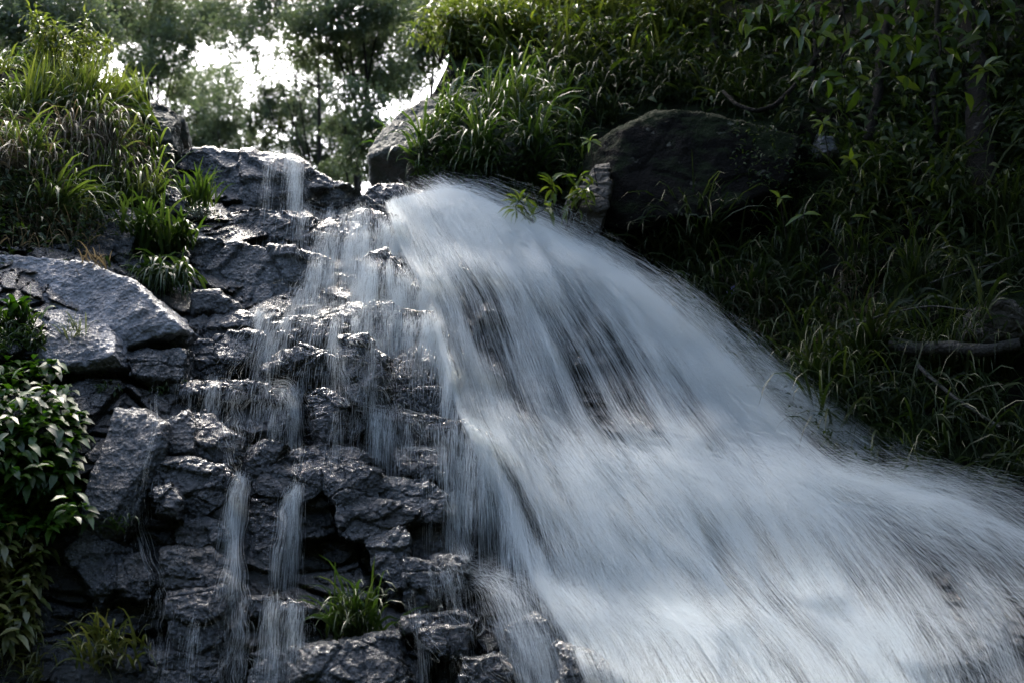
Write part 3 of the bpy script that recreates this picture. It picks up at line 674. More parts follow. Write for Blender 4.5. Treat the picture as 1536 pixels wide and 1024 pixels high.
curtain([(820,335),(960,420),(1090,530),(1180,630)], 9000, 1.3, 2.2, -1.2, -.2, .3, 52, 30., rr=(.0001, .00036), jv=9., free=True)
curtain([(590,320),(640,420),(668,520),(690,610),(740,690),(800,800),(850,900)], 16000, -.35, .25, -1.5, -.2, .3, 53, 60., rr=(.0001, .0004), side=True, jv=12., wet=.5, free=True)
for i_, (lg, n_, vx, T_, px_) in enumerate([([(408,222),(430,228),(452,244)], 3500, .12, .36, 5), ([(425,300),(475,318),(520,318),(575,318)], 12000, .06, .42, 12), ([(470,352),(540,350),(600,360)], 9000, .08, .4, 12), ([(560,320),(620,380),(650,450)], 12000, .2, .36, 12), ([(385,464),(450,460),(560,455),(650,470)], 9000, -.05, .26, 22), ([(560,400),(610,420),(650,470),(665,520)], 9000, .12, .3, 12), ([(465,392),(560,392),(645,425)], 11000, .08, .34, 16), ([(440,428),(550,430),(660,455)], 11000, .03, .3, 20), ([(385,480),(470,478),(560,475),(660,490)], 8000, 0, .2, 26),
        ([(385,515),(440,508),(500,520)], 2500, -.12, .3, 12), ([(500,508),(530,508)], 1200, .05, .34, 4), ([(540,500),(610,505),(660,510)], 3500, .05, .28, 14), ([(270,566),(340,566),(415,575)], 2500, 0, .22, 14), ([(425,585),(452,585)], 1800, 0, .32, 4),
        ([(500,620),(590,612),(680,640),(745,690)], 7000, .05, .26, 24), ([(330,606),(430,606)], 2500, -.05, .3, 9), ([(590,672),(670,680),(755,700)], 4500, .06, .38, 16), ([(668,735),(700,738)], 1800, .1, .42, 4), ([(690,690),(770,730),(800,770)], 5000, .2, .42, 14),
        ([(340,892),(400,892),(470,908)], 4500, 0, .3, 14), ([(640,850),(700,850),(830,890)], 6000, .3, .32, 20), ([(620,915),(720,925),(850,960)], 4500, .25, .3, 20), ([(260,930),(330,932)], 700, 0, .25, 6), ([(355,715),(375,715)], 2600, -.02, .44, 3), ([(430,738),(455,728)], 1600, -.05, .4, 4), ([(218,690),(238,690)], 600, -.06, .35, 4)]):
    curtain(lg, int(n_ * 1.1), vx - .05, vx + .05, -1.25 if i_ < 9 else -.6, -.1 if i_ < 9 else .08, T_ * 1.25, 60 + i_, px_, .05 if i_ < 9 else .03, (.00012, .00042) if i_ < 9 else (.0001, .0003), True, 6., .5 if i_ < 9 else .05)
def stream(path, w0, w1, n, seed, off=.03, lmin=.1, lmax=.35, rmin=.0001, rmax=.00026, sheet=.7, wob=.05):
    k = 90; c = resample(path, k); r = np.random.default_rng(seed)
    zz = np.stack([np.linspace(0, 1, k) * 5, np.full(k, seed * 1.7), np.zeros(k)], -1)
    W = np.interp(np.linspace(0, 1, k), [0, 1], [w0, w1]) * (1.15 + .5 * vn(zz, 5)); c[:, 0] += vn(zz * 1.4, 9) * .12 * (w0 + w1) * .5
    d = np.gradient(c, axis=0); d = d / np.linalg.norm(d, axis=-1, keepdims=True); nn = np.stack([-d[:, 1], d[:, 0]], -1)
    nt = 21; tt = np.linspace(-1, 1, nt)
    U = c[None, :, 0] + tt[:, None] * nn[None, :, 0] * W[None] / 2; V = c[None, :, 1] + tt[:, None] * nn[None, :, 1] * W[None] / 2
    D = depth(U, V); D = np.where(D > 60, face_Y(U, V), D)
    for _ in range(3): D = shifts(D).min(0)
    D = D - (.02 if w0 + w1 < 130 else .06); DH = smooth2(smooth2(np.minimum(D, smooth2(smooth2(D, 6, 0), 14, 1)), 60, 0), 45, 1) - off - .02; D = smooth2(smooth2(np.minimum(D, smooth2(smooth2(D, 6, 0), 14, 1)), 14, 0), 14, 1) - off
    wm = W.mean() / 2133 * D.mean()
    pp = at(U, V, D); al = np.cumsum(np.linalg.norm(np.diff(pp, axis=1, prepend=pp[:, :1]), axis=-1), 1)
    e = ((1 - np.abs(tt) ** 1.6)[:, None] * (1.0 + .7 * vn(np.stack([tt[:, None] * 2.2 + seed + 0 * al, al * 2.2, 0 * al + seed], -1), 3))) * (sm(0, .06, np.linspace(0, 1, k)) * (1 - sm(.8, 1., np.linspace(0, 1, k))))[None]
    if sheet:
        o = mesh_np("water_stream", pp, grid_faces(nt, k), M_SHEET, uv=np.stack([np.broadcast_to((tt[:, None] + 1) * wm / 2 * 1.6 + seed * 2.3, D.shape), al * .8 + seed], -1).reshape(-1, 2), attrs={'density': np.clip(sheet * e * 1.5, 0, .95)})
        tag(o, kind='structure')
    q = 8; n = int(n * (1.1 if sheet > .94 and w0 + w1 < 80 else .35 if w0 + w1 < 80 else .1)); t = np.clip(r.normal(0, .5, n), -1.15, 1.15); ln = r.uniform(lmin, lmax, n); s0 = r.uniform(-.05, 1 - ln * .6)
    s = np.clip(s0[:, None] + ln[:, None] * np.linspace(0, 1, q)[None], 0, 1)
    x = t[:, None] + r.normal(0, wob, n)[:, None] * np.linspace(-1, 1, q)[None]
    fi = np.clip((x + 1) / 2, 0, 1) * (nt - 1); i = np.clip(fi.astype(int), 0, nt - 2); ai = fi - i; fj = s * (k - 1); j = np.clip(fj.astype(int), 0, k - 2); b = fj - j
    L_ = lambda A: (A[i, j] * (1 - b) + A[i, j + 1] * b) * (1 - ai) + (A[i + 1, j] * (1 - b) + A[i + 1, j + 1] * b) * ai
    cu = np.interp(s, np.linspace(0, 1, k), c[:, 0]); cv = np.interp(s, np.linspace(0, 1, k), c[:, 1])
    nu = np.interp(s, np.linspace(0, 1, k), nn[:, 0]); nv = np.interp(s, np.linspace(0, 1, k), nn[:, 1]); ww = np.interp(s, np.linspace(0, 1, k), W)
    P = at(cu + x * nu * ww / 2, cv + x * nv * ww / 2, L_(DH) - r.uniform(0, .05, n)[:, None])
    R = r.uniform(rmin, rmax, n)[:, None] * np.interp(np.linspace(0, 1, q), [0, .2, .8, 1], [.3, 1, .8, .1])[None]
    tag(hair("water_stream", P, R, M_STRAND), kind='structure')
STREAMS = [
 ([(352,900),(360,940),(352,985),(356,1040)], 30, 40, 160, .95), ([(412,880),(408,930),(414,990),(410,1040)], 16, 26, 120, .95), ([(443,650),(448,690),(440,735)], 12, 12, 60, .8), ([(352,575),(356,620),(350,660)], 30, 34, 100, .95), ([(526,605),(532,640),(528,690)], 14, 18, 60, .8), ([(600,585),(606,620),(604,670)], 16, 20, 60, .8),
 ([(500,318),(512,370),(520,420),(510,462)], 120, 170, 500, 1.), ([(590,318),(625,390),(655,470)], 70, 80, 400, 1.), ([(415,462),(500,462),(640,470)], 26, 30, 200, .9), ([(390,475),(372,520),(356,575)], 60, 80, 300, 1.), ([(560,470),(565,500),(570,520)], 150, 150, 200, .7),
 ([(428,230),(445,262),(462,300),(478,322)], 34, 60, 260, .9), ([(480,320),(488,350),(490,400),(488,450)], 40, 70, 420, .8),
 ([(540,296),(530,318),(520,345)], 24, 50, 120, .6), ([(525,318),(545,360),(560,420),(570,460)], 70, 120, 500, .55), ([(575,300),(600,350),(625,420),(648,480)], 50, 60, 500, .9),
 ([(470,440),(455,465),(420,480),(395,520),(375,570)], 50, 70, 560, .9), ([(560,440),(560,462),(545,480)], 150, 130, 420, .7), ([(620,455),(640,480),(655,520),(665,580)], 60, 40, 260, .6),
 ([(470,462),(440,472),(410,480)], 40, 60, 260, .7), ([(502,512),(508,545),(520,580),(526,608)], 14, 34, 170, .95), ([(545,480),(560,510),(580,540)], 30, 30, 100, .5),
 ([(375,568),(368,600),(360,640),(352,680)], 50, 50, 300, .55), ([(400,578),(430,580),(440,610),(443,655)], 24, 32, 260, 1.), ([(455,585),(465,610),(470,640)], 14, 20, 60, .4),
 ([(285,565),(290,590),(296,612)], 30, 26, 70, .5), ([(232,575),(232,640),(222,690),(212,740)], 8, 16, 110, .6), ([(212,735),(208,780),(222,830),(238,880)], 18, 30, 170, .6), ([(238,880),(240,930),(236,990)], 30, 40, 160, .45),
 ([(338,650),(350,690),(362,720)], 22, 14, 130, .7), ([(366,712),(358,740),(352,790),(350,860),(346,900)], 16, 44, 480, 1.), ([(346,890),(345,950),(350,1040)], 44, 56, 320, .6),
 ([(436,738),(424,770),(417,820),(412,885)], 10, 22, 240, 1.), ([(450,726),(440,745),(436,780)], 12, 22, 130, 1.), ([(412,885),(410,930),(400,985)], 40, 90, 260, .55), ([(470,890),(455,930),(440,980)], 40, 60, 150, .4),
 ([(530,605),(560,612),(600,618),(640,628)], 16, 16, 130, .5), ([(545,620),(548,650),(552,680)], 60, 70, 180, .4), ([(620,630),(640,655),(650,690)], 70, 70, 220, .45), ([(690,640),(710,680),(716,720)], 50, 60, 220, .5),
 ([(600,670),(640,672),(680,682),(730,690)], 14, 14, 150, .5), ([(680,735),(684,770),(694,810),(702,842)], 24, 24, 280, 1.), ([(740,690),(748,740),(752,800),(760,850)], 50, 60, 300, .5), ([(700,690),(705,730),(712,770)], 60, 60, 160, .4),
 ([(690,846),(740,862),(800,880),(870,930)], 20, 60, 380, .7), ([(640,850),(660,900),(690,940)], 90, 130, 200, .3), ([(760,880),(800,930),(850,990)], 90, 140, 420, .55), ([(700,930),(740,970),(790,1030)], 90, 120, 220, .4),
 ([(600,470),(610,520),(616,580)], 100, 110, 260, .35), ([(440,520),(430,550),(425,580)], 80, 90, 130, .3), ([(660,590),(690,620),(720,660),(770,720)], 40, 60, 320, .8), ([(480,660),(440,668),(420,690)], 50, 40, 150, .5),
]
for i, (p, w0, w1, n, sh) in enumerate(STREAMS):
    stream(p, w0, w1, n, 200 + i, sheet=sh)
def veil(polys, seed, base, ledges, off=.035):
    u = np.arange(330, 800, 3.); v = np.arange(290, 1040, 3.); U, V = np.meshgrid(u, v, indexing='ij')
    D = depth(U, V)
    for _ in range(2): D = shifts(D).min(0)
    D = smooth2(smooth2(D, 6, 0), 6, 1) - off
    M = np.zeros(U.shape)
    for p, k in polys: M = np.maximum(M, inside(U.ravel(), V.ravel(), p).reshape(U.shape) * k)
    M = smooth2(smooth2(M, 14, 0), 14, 1)
    n = vn(np.stack([U / 34., V / 80., U * 0 + seed], -1), seed) + .6 * vn(np.stack([U / 12., V / 60., U * 0 + seed], -1), seed + 1)
    gl = smooth2(D, 16, 1); lip = np.clip((np.gradient(D, axis=1) - np.gradient(gl, axis=1)) * -14, -.4, 1)
    d = np.clip(M * (base + .5 * n + .6 * lip), 0, .9)
    P = at(U, V, D); wx = (U - 330) * .0043 + .012 * vn(np.stack([U / 40, V / 50, U * 0], -1), 77)
    tag(mesh_np('water_veil', P, grid_faces(*U.shape), M_SHEET, uv=np.stack([wx + seed, (V - 420) * .0043 * .8], -1).reshape(-1, 2), attrs={'density': d}), kind='structure')
veil([([(425,300),(590,296),(650,400),(670,470),(480,475),(400,470),(450,400)], .95), ([(440,430),(650,440),(680,590),(770,700),(790,840),(700,850),(640,720),(480,690),(400,620),(350,560),(380,465)], .75), ([(640,840),(760,850),(900,960),(900,1040),(640,1040),(600,920)], .6), ([(330,880),(480,880),(470,1040),(320,1040)], .45)], 4, .62, None)
def droplets(n, polys, seed, label):
    r = np.random.default_rng(seed); P = []
    p = sample(polys, n); n = len(p); k = 6
    vx = r.normal(.15, .45, n); vz = r.uniform(.1, .9, n); tt = np.linspace(0, 1, k)[None] * r.uniform(.05, .16, n)[:, None]
    q = np.zeros((n, k, 3)); q[..., 0] = p[:, 0, None] + vx[:, None] * tt; q[..., 1] = p[:, 1, None] - .12 - .25 * tt
    q[..., 2] = p[:, 2, None] + vz[:, None] * tt - 4.9 * tt ** 2 * 2
    tag(hair('water_spray', q, r.uniform(.00015, .0004, n)[:, None] * np.interp(np.linspace(0, 1, k), [0, .5, 1], [.2, 1, .2])[None], M_STRAND), label, None, None, 'stuff')
droplets(900, [(480,330),(660,300),(700,600),(780,700),(560,640),(500,460)], 5, 'droplets arcing off the rocks left of the main fall')
droplets(900, [(640,400),(900,420),(1150,640),(1250,720),(1000,760),(760,700)], 6, 'droplets bouncing over the middle of the main fall')
droplets(500, [(700,290),(900,380),(960,400),(880,330),(760,280)], 8, 'droplets flying over the top edge of the main fall')

# ------------------------------------------------------------------ vegetation
UPV = np.array([0, 0, 1.]); CAMV = np.array([0, -1., 0])
def tuft(u, v, n, L, W, label, mat=None, droop=1.0, spread=.6, up=1.0, out=.5, rad=.05, name='grass_tuft', cat='grass tuft', group=None, lean=(0, 0), Y=None):
    d0 = float(depth(np.array([u]), np.array([v]))[0]) if Y is None else Y
    if d0 > 60: d0 = float(bank_Y(u, v))
    b = at(u, v, d0)
    r = np.stack([RNG.normal(0, rad, n), RNG.normal(0, rad * .6, n) - .01, RNG.normal(0, rad * .5, n)], -1)
    d = UPV * up + CAMV * out + np.array([lean[0], 0, lean[1]]) + RNG.normal(0, spread, (n, 3)) * np.array([1, .6, .5])
    V, F = blades(r, d, L * RNG.uniform(.5, 1.15, n), W * RNG.uniform(.6, 1.2, n), droop * RNG.uniform(.6, 1.4, n))
    o = mesh_np(name, V, F, mat or M_GRASS); o.location = b
    return tag(o, label, cat, group)
def field(name, polys, n, L, W, mat, label, droop=1.0, up=.9, out=.6, spread=.45, kind='stuff', clump=1.6, thr=-.15):
    P = np.concatenate([sample(p, int(n * f * 1.8)) for p, f in polys])
    P = P[vn(P * clump * 1.6, len(polys) + n % 7) + .5 * vn(P * clump * 5, 5) > thr][:n]; k = len(P)
    cl = .5 + .8 * (vn(P * 2.2, 3) * .5 + .5)
    comb = np.stack([vn(P * 3.1, 61), .5 * vn(P * 3.1, 62), .6 * vn(P * 3.1, 63)], -1) * .8
    d = UPV * up + CAMV * out + comb + RNG.normal(0, spread * .7, (k, 3))
    V, F = blades(P, d, L * RNG.uniform(.35, 1.25, k) * cl, 1.4 * W * RNG.uniform(.5, 1.3, k), droop * RNG.uniform(.5, 1.5, k), 6)
    return tag(mesh_np(name, V, F, mat), label, None, None, kind)
def foliage_cover(name, polys, n, L, W, mat, label, dist=.1, kind='stuff'):
    P = np.concatenate([sample(p, int(n * f)) for p, f in polys]); k = len(P)
    P = P + CAMV * np.abs(RNG.normal(0, dist, k))[:, None] + UPV * RNG.normal(0, dist, k)[:, None]
    V, F = leaves(P, rdir(k) * np.array([1, .7, .6]) + np.array([0, -.4, -.2]), rdir(k) * .6 + np.array([0, -.5, .8]), L * RNG.uniform(.5, 1.2, k), W * RNG.uniform(.6, 1.2, k))
    return tag(mesh_np(name, V, F, mat), label, None, None, kind)
def shrub(u, v, h, wpx, n, L, W, mat, label, stems=7, name='shrub', cat='shrub', group=None, Y=None, stemmat=None, spray=4, droop=.3):
    """stems from one foot; leaves set along the stems; h and wpx in photo pixels at its distance"""
    d0 = float(depth(np.array([u]), np.array([v]))[0]) if Y is None else Y
    if d0 > 60: d0 = float(bank_Y(u, v))
    b = at(u, v, d0); m = d0 / FPX; H = h * m; Wm = wpx * m
    t = thing(name, b, label, cat, group); parts = []; C, D = [], []
    for i in range(stems):
        tip = np.array([RNG.uniform(-.5, .5) * Wm, RNG.uniform(-.35, .1) * Wm, H * RNG.uniform(.6, 1.0)])
        mid = tip * .5 + np.array([RNG.normal(0, .06), RNG.normal(0, .06), .08 * H])
        pts = np.array([[RNG.normal(0, .003), 0, 0], mid * .6, mid, (mid + tip) / 2 + [0, 0, .04 * H], tip])
        parts.append(tube(pts, np.linspace(.012, .003, 5) * max(.5, min(1.4, H)), 5, i))
        k = n // stems; s = RNG.uniform(.25, 1, k) ** .7 * 4
        c = np.stack([np.interp(s, range(5), pts[:, q]) for q in range(3)], -1)
        dd = rdir(k) + np.array([0, -.25, .15]); c = c + nrm(dd) * (RNG.uniform(0, 1, k) * Wm * .11 * spray / 4)[:, None]
        C.append(c); D.append(dd)
    V, F = join(parts); mesh_np('stem', V, F, stemmat or M_BARK, t)
    C = np.concatenate(C); D = np.concatenate(D); k = len(C)
    V, F = leaves(C, D + np.array([0, 0, -droop]), rdir(k) * .5 + np.array([0, -.3, .9]), L * RNG.uniform(.6, 1.2, k), W * RNG.uniform(.7, 1.2, k))
    mesh_np('foliage', V, F, mat, t); return t
def whorl(u, v, Y, n, L, W, mat, label, stem=.3, name='seedling', tilt=.2):
    b = at(u, v, Y); t = thing(name, b - UPV * stem, label, 'seedling')
    V, F = tube([[0.06, .1, 0], [.02, .03, stem * .6], [0, 0, stem]], [.005, .004, .003], 5); mesh_np('stem', V, F, M_BARK, t)
    a = np.linspace(0, 2 * np.pi, n, endpoint=False) + RNG.uniform(0, .5, n)
    D = np.stack([np.cos(a), -.35 + RNG.normal(0, .35, n), np.sin(a) * .6 - .12 + RNG.normal(0, .2, n)], -1)
    V, F = leaves(np.zeros((n, 3)) + UPV * stem, D, np.tile(np.array([0, -1., .5]), (n, 1)), L * RNG.uniform(.75, 1.15, n), W * RNG.uniform(.75, 1.15, n), .2, .35)
    mesh_np('foliage', V, F, mat, t); return t

# left mound
MND = [(-20,150),(60,120),(150,125),(215,150),(245,190),(240,300),(140,330),(60,350),(-20,360)]
field('grass', [([(-60,100),(60,112),(150,118),(220,150),(240,180),(150,180),(-60,170)], 1)], 1500, .42, .011, M_BRIGHT, 'bright green grass standing on the left mound', .7, 1.2, .2, .4)
field('grass', [(MND, 1)], 2300, .45, .013, M_MOUND, 'long green grass hanging down the left mound', 1.6, .6, .8, .5)
field('dead_grass', [([(-20,180),(90,190),(240,185),(235,275),(120,270),(-20,260)], 1)], 1700, .5, .008, M_DEAD, 'dry tan grass hanging from the left mound', 2.4, .3, .9, .45)
foliage_cover('undergrowth', [([(-30,270),(130,270),(190,320),(130,380),(-30,375)], 1)], 1300, .065, .026, M_DIM, 'leafy weeds along the foot of the left mound', .1)
field('dead_grass', [([(-20,290),(130,300),(150,375),(-20,375)], 1)], 350, .25, .006, M_DEAD, 'dry stalks among the weeds at the foot of the left mound', .9, .8, .5, .4)
shrub(95, 150, 135, 150, 900, .07, .024, M_BRIGHT, 'tall leafy herb standing on top of the left grass mound', 9, 'leafy_herb', 'herb', Y=10.9)
shrub(25, 140, 75, 90, 300, .07, .02, M_GRASS, 'low leafy herb at the far left end of the mound top', 6, 'leafy_herb', 'herb', Y=10.9)
tuft(215, 265, 40, .42, .022, 'arching green grass tuft at the right end of the mound by the crest block', M_GRASS, 1.7, .5, 1.1, .5)
# plants on the wet rock
G_S = 'strap leaved clumps in the rock cleft'
tuft(215, 372, 76, .42, .028, 'upper left strap leaved clump in the rock cleft', M_GRASS, 1.1, .35, 1.2, .5, .07, 'strap_leaved_plant', 'plant', G_S)
tuft(262, 378, 80, .38, .03, 'upper right strap leaved clump in the rock cleft', M_GRASS, 1.3, .4, 1.2, .5, .07, 'strap_leaved_plant', 'plant', G_S)
tuft(250, 430, 140, .4, .024, 'lowest strap leaved clump hanging over the cleft', M_GRASS, 2.2, .45, .8, .8, .09, 'strap_leaved_plant', 'plant', G_S)
tuft(296, 310, 60, .32, .02, 'dark green tuft growing in front of the big crest block', M_GRASS, .9, .35, 1.3, .4)
tuft(530, 950, 120, .4, .018, 'grass tuft at the mouth of the dark hollow', M_GRASS, 1.3, .45, 1.2, .6, .08)
tuft(168, 985, 110, .3, .016, 'yellowish red tuft on the dark rock at the lower left', M_YELLOWED, 1.2, .5, 1.0, .7, .1)
tuft(247, 585, 40, .13, .012, 'tiny drooping tuft above the leftmost trickle', M_GRASS, 2., .5, .7, .8, .06)
tuft(178, 792, 26, .16, .012, 'tiny grass tuft on the rock right of the glossy shrub', M_GRASS, 1.6, .6, 1, .7, .05)
tuft(146, 398, 30, .15, .008, 'small withered tuft on top of the pale slab', M_DEAD, .9, .5, 1, .5, .06)
tuft(110, 505, 34, .16, .009, 'small dry weed on the pale flat rock face', M_SILVER, 1., .5, 1, .5, .05)
tuft(120, 565, 30, .22, .02, 'grey green fern fronds above the glossy shrub', M_SILVER, .9, .4, .5, .6, .04, 'fern', 'fern', None, (.6, 0))
shrub(297, 335, 24, 60, 420, .024, .012, M_SILVER, 'low grey green cushion plant under the dark green tuft', 12, 'cushion_plant', 'plant')
shrub(165, 600, 28, 40, 90, .04, .015, M_GRASS, 'tiny leafy sprout above the tall rock pillar', 5, 'leafy_sprout', 'plant')
field('grass', [([(-20,450),(40,430),(70,470),(70,540),(-20,545)], 1)], 420, .16, .01, M_GRASS, 'short grass at the left edge above the glossy shrub', 1.5, .7, .7, .5)
tuft(30, 480, 22, .2, .04, 'broad leaved rosette at the left edge on the grass patch', M_BROAD, 1.2, .5, 1., .6, .05, 'rosette_plant', 'plant')
def broadleaf(poly, n, L, W, mat, label, name='broadleaf_shrub', cat='shrub', dist=.12):
    P = sample(poly, n); k = len(P); b = P.mean(0); b[2] = P[:, 2].min(); t = thing(name, b, label, cat)
    dep = np.abs(RNG.normal(0, dist, k)) + .02
    Q = P - b + CAMV * dep[:, None]
    hub = P.mean(0) - b + np.array([0, .3, -.1])
    st = [tube([hub, P[i] - b + [0, .08, -.05], P[i] - b + CAMV * dep[i] * .6 + [0, 0, .02], Q[i]], [.008, .006, .005, .003], 5) for i in range(0, k, 12)]
    V, F = join(st); mesh_np('stem', V, F, M_BARK, t)
    a = RNG.uniform(0, 2 * np.pi, k)
    D = np.stack([np.cos(a) * .9 + .15, np.full(k, -.75), np.sin(a) * .45 - .15], -1)
    V, F = leaves(Q, D, rdir(k) * .3 + np.array([0, -.35, 1.]), L * RNG.uniform(.6, 1.15, k), W * RNG.uniform(.8, 1.15, k), .18, .28)
    mesh_np('foliage', V, F, mat, t); return t
broadleaf([(-60,560),(40,548),(100,545),(115,600),(130,640),(120,700),(140,780),(100,800),(-60,800)], 1300, .125, .05, M_BROAD, 'dense glossy broad leaved shrub at the left edge')
broadleaf([(-60,790),(60,790),(85,830),(70,900),(45,960),(-60,980)], 420, .13, .042, M_YELLOWED, 'drooping yellowish leaved plant under the glossy shrub', 'drooping_shrub', 'shrub')
tuft(22, 815, 46, .24, .022, 'pale ribbed fern between the two leafy shrubs at the left edge', M_SILVER, 1.4, .5, .8, .7, .05, 'fern', 'fern')
field('dead_grass', [([(-30,930),(60,930),(70,1040),(-30,1040)], 1)], 260, .2, .008, M_YELLOWED, 'yellowing weeds at the lower left corner', 2., .5, .7, .5)

# right bank
UPB = [(635,30),(700,-60),(1060,-60),(1080,60),(1010,110),(900,120),(820,115),(720,100),(655,85)]
field('grass', [(UPB, 1)], 3200, .7, .018, M_BRIGHT, 'bright sunlit grass on the slope above the crest', 1.3, 1., .4, .6)
foliage_cover('undergrowth', [(UPB, 1)], 2600, .1, .035, M_YOUNG, 'bright leafy undergrowth on the slope above the crest', .3)
MID = [(632,205),(668,142),(725,128),(800,120),(860,150),(880,220),(860,300),(800,330),(720,290),(650,272),(612,262)]
field('grass', [(MID, 1)], 1300, .6, .017, M_GRASS, 'arching grass covering the big overgrown boulder', 1.7, .9, .6, .5)
foliage_cover('undergrowth', [(MID, 1)], 2600, .06, .028, M_DIM, 'small leafed weeds on the big overgrown boulder', .1)
RB = [(900,110),(1080,60),(1300,40),(1600,30),(1600,320),(1420,340),(1255,330),(1262,215),(1180,190),(1000,150),(900,170)]
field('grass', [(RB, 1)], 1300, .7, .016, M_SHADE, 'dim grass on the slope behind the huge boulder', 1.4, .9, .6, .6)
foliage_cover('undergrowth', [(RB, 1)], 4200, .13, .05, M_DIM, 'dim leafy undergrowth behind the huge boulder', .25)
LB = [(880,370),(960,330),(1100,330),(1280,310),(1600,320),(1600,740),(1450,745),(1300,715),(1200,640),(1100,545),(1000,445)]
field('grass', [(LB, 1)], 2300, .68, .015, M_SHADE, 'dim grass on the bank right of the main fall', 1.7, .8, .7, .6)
field('dead_grass', [([(1080,420),(1290,400),(1340,520),(1200,560),(1100,500)], 1)], 800, .42, .006, M_DEAD, 'brown dead grass hanging on the bank right of the main fall', 2., .5, .8, .6)
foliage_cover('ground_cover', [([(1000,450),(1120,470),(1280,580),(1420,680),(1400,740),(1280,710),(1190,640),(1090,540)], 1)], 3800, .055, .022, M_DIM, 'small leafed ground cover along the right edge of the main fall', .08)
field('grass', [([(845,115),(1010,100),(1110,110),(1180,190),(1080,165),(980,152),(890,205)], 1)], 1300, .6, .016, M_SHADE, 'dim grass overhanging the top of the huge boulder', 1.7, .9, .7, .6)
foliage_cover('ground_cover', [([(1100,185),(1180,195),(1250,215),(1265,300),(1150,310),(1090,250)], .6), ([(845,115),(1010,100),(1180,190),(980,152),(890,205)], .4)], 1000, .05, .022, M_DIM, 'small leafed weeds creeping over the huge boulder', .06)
G_T = 'grass tufts on the dark bank'
for a in [(1045,385,60,.75,.018,'tall grass fountain in front of the huge boulder',1.5), (985,395,40,.6,.015,'grass tuft between the brown slab and the tall fountain',1.6), (1190,390,34,.6,.016,'thin grass tuft right of the tall fountain',1.5),
          (1290,420,40,.6,.016,'white tipped tuft left of the pale log',1.6), (1370,440,36,.7,.014,'long bladed tuft above the pale log',1.7), (1300,560,60,.65,.022,'broad bladed tuft hanging below the pale log',1.5), (1225,600,60,.5,.02,'green tuft at the middle of the bank near the spray',1.5),
          (1130,470,40,.5,.022,'upright blade tuft above the violet flower patch',1.1), (1420,560,60,.7,.012,'trailing tuft over the fallen stick',2.), (1500,560,40,.7,.013,'trailing tuft below the rounded brownish rock',1.9), (1520,360,50,.6,.016,'grass tuft at the right edge below the big trunk',1.4),
          (840,170,46,.6,.02,'silvery arching tuft on top of the overgrown boulder',1.9), (720,235,50,.5,.018,'drooping tuft in the middle of the overgrown boulder',1.8), (800,235,44,.5,.018,'drooping tuft at the right of the overgrown boulder',1.8), (610,225,36,.5,.016,'tuft on the left shoulder of the overgrown boulder',1.5),
          (745,300,40,.45,.008,'wispy pale tuft overhanging the top of the fall',1.8), (660,275,40,.4,.012,'tuft just above the water at the crest',1.5), (790,290,30,.6,.034,'broad bladed plant above the top edge of the fall',1.3), (700,70,50,.6,.02,'bright tuft among the sunlit bushes',1.2)]:
    u, v, n, L, W, lab, dr = a
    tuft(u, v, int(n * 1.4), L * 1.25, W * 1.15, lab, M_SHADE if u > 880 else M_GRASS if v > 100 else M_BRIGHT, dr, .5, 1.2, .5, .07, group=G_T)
shrub(850, 345, 100, 60, 60, .15, .04, M_YOUNG, 'bright green sapling left of the slanted brown slab', 4, 'sapling', 'sapling', Y=11.0, spray=3)
shrub(800, 335, 40, 70, 40, .13, .035, M_YOUNG, 'low bright sapling right above the top edge of the fall', 3, 'sapling', 'sapling', Y=10.9, spray=3)
whorl(885, 212, 11.0, 6, .11, .03, M_YOUNG, 'bright seedling left of the top of the huge boulder', .35)
whorl(1475, 102, 10.4, 5, .17, .06, M_YOUNG, 'five leaved bright seedling in front of the big trunk', .5)
whorl(1235, 185, 10.9, 6, .11, .035, M_YOUNG, 'small bright seedling above the pale grey stone', .3)
whorl(1275, 240, 10.9, 5, .12, .05, M_YOUNG, 'small seedling right of the huge boulder', .3)
whorl(1170, 298, 10.6, 3, .11, .045, M_YOUNG, 'three leaved seedling in front of the huge boulder', .3)
whorl(1205, 322, 10.5, 2, .14, .045, M_YOUNG, 'two leaved seedling below the huge boulder', .3)
whorl(1275, 326, 10.4, 1, .14, .04, M_YOUNG, 'single leaved seedling right of the two leaved seedling', .3)
fl = thing('violet_flower', at(1100, 452, float(depth(np.array([1100]), np.array([452]))[0]) - .15), 'small violet flower at the upper edge of the spray', 'flower')
V, F = tube([[0, 0, 0], [.01, 0, .06], [0, -.01, .1]], [.003, .0025, .002], 5); mesh_np('stem', V, F, M_BRIGHT, fl)
for hz, hx in ((.1, 0), (.06, -.03)):
    a = np.linspace(0, 2 * np.pi, 5, endpoint=False); D = np.stack([np.cos(a), np.full(5, -.3), np.sin(a)], -1)
    V, F = leaves(np.tile([[hx, -.01, hz]], (5, 1)), D, np.tile([[0, -1., .2]], (5, 1)), np.full(5, .03), np.full(5, .02)); mesh_np('petals', V, F, M_PETAL, fl)

# shrubs on the sunlit slope
for a in [(660,95,95,110,700,'pale green bush at the left edge of the sunlit slope',M_BRIGHT), (760,85,110,120,700,'bright bush above the overgrown boulder',M_YOUNG), (905,110,90,140,800,'darker bush left of the thin trunk',M_DIM), (1010,70,90,110,600,'bright bush right of the thin trunk',M_BRIGHT), (1150,100,110,120,500,'dim bush left of the leaning branch',M_DIM), (1400,170,120,130,500,'dim bush beside the big trunk',M_DIM)]:
    u, v, h, wp, n, lab, mt = a
    shrub(u, v, h, wp, n, .09, .03, mt, lab, 9, 'bush', 'bush', 'bushes on the slope', spray=5)

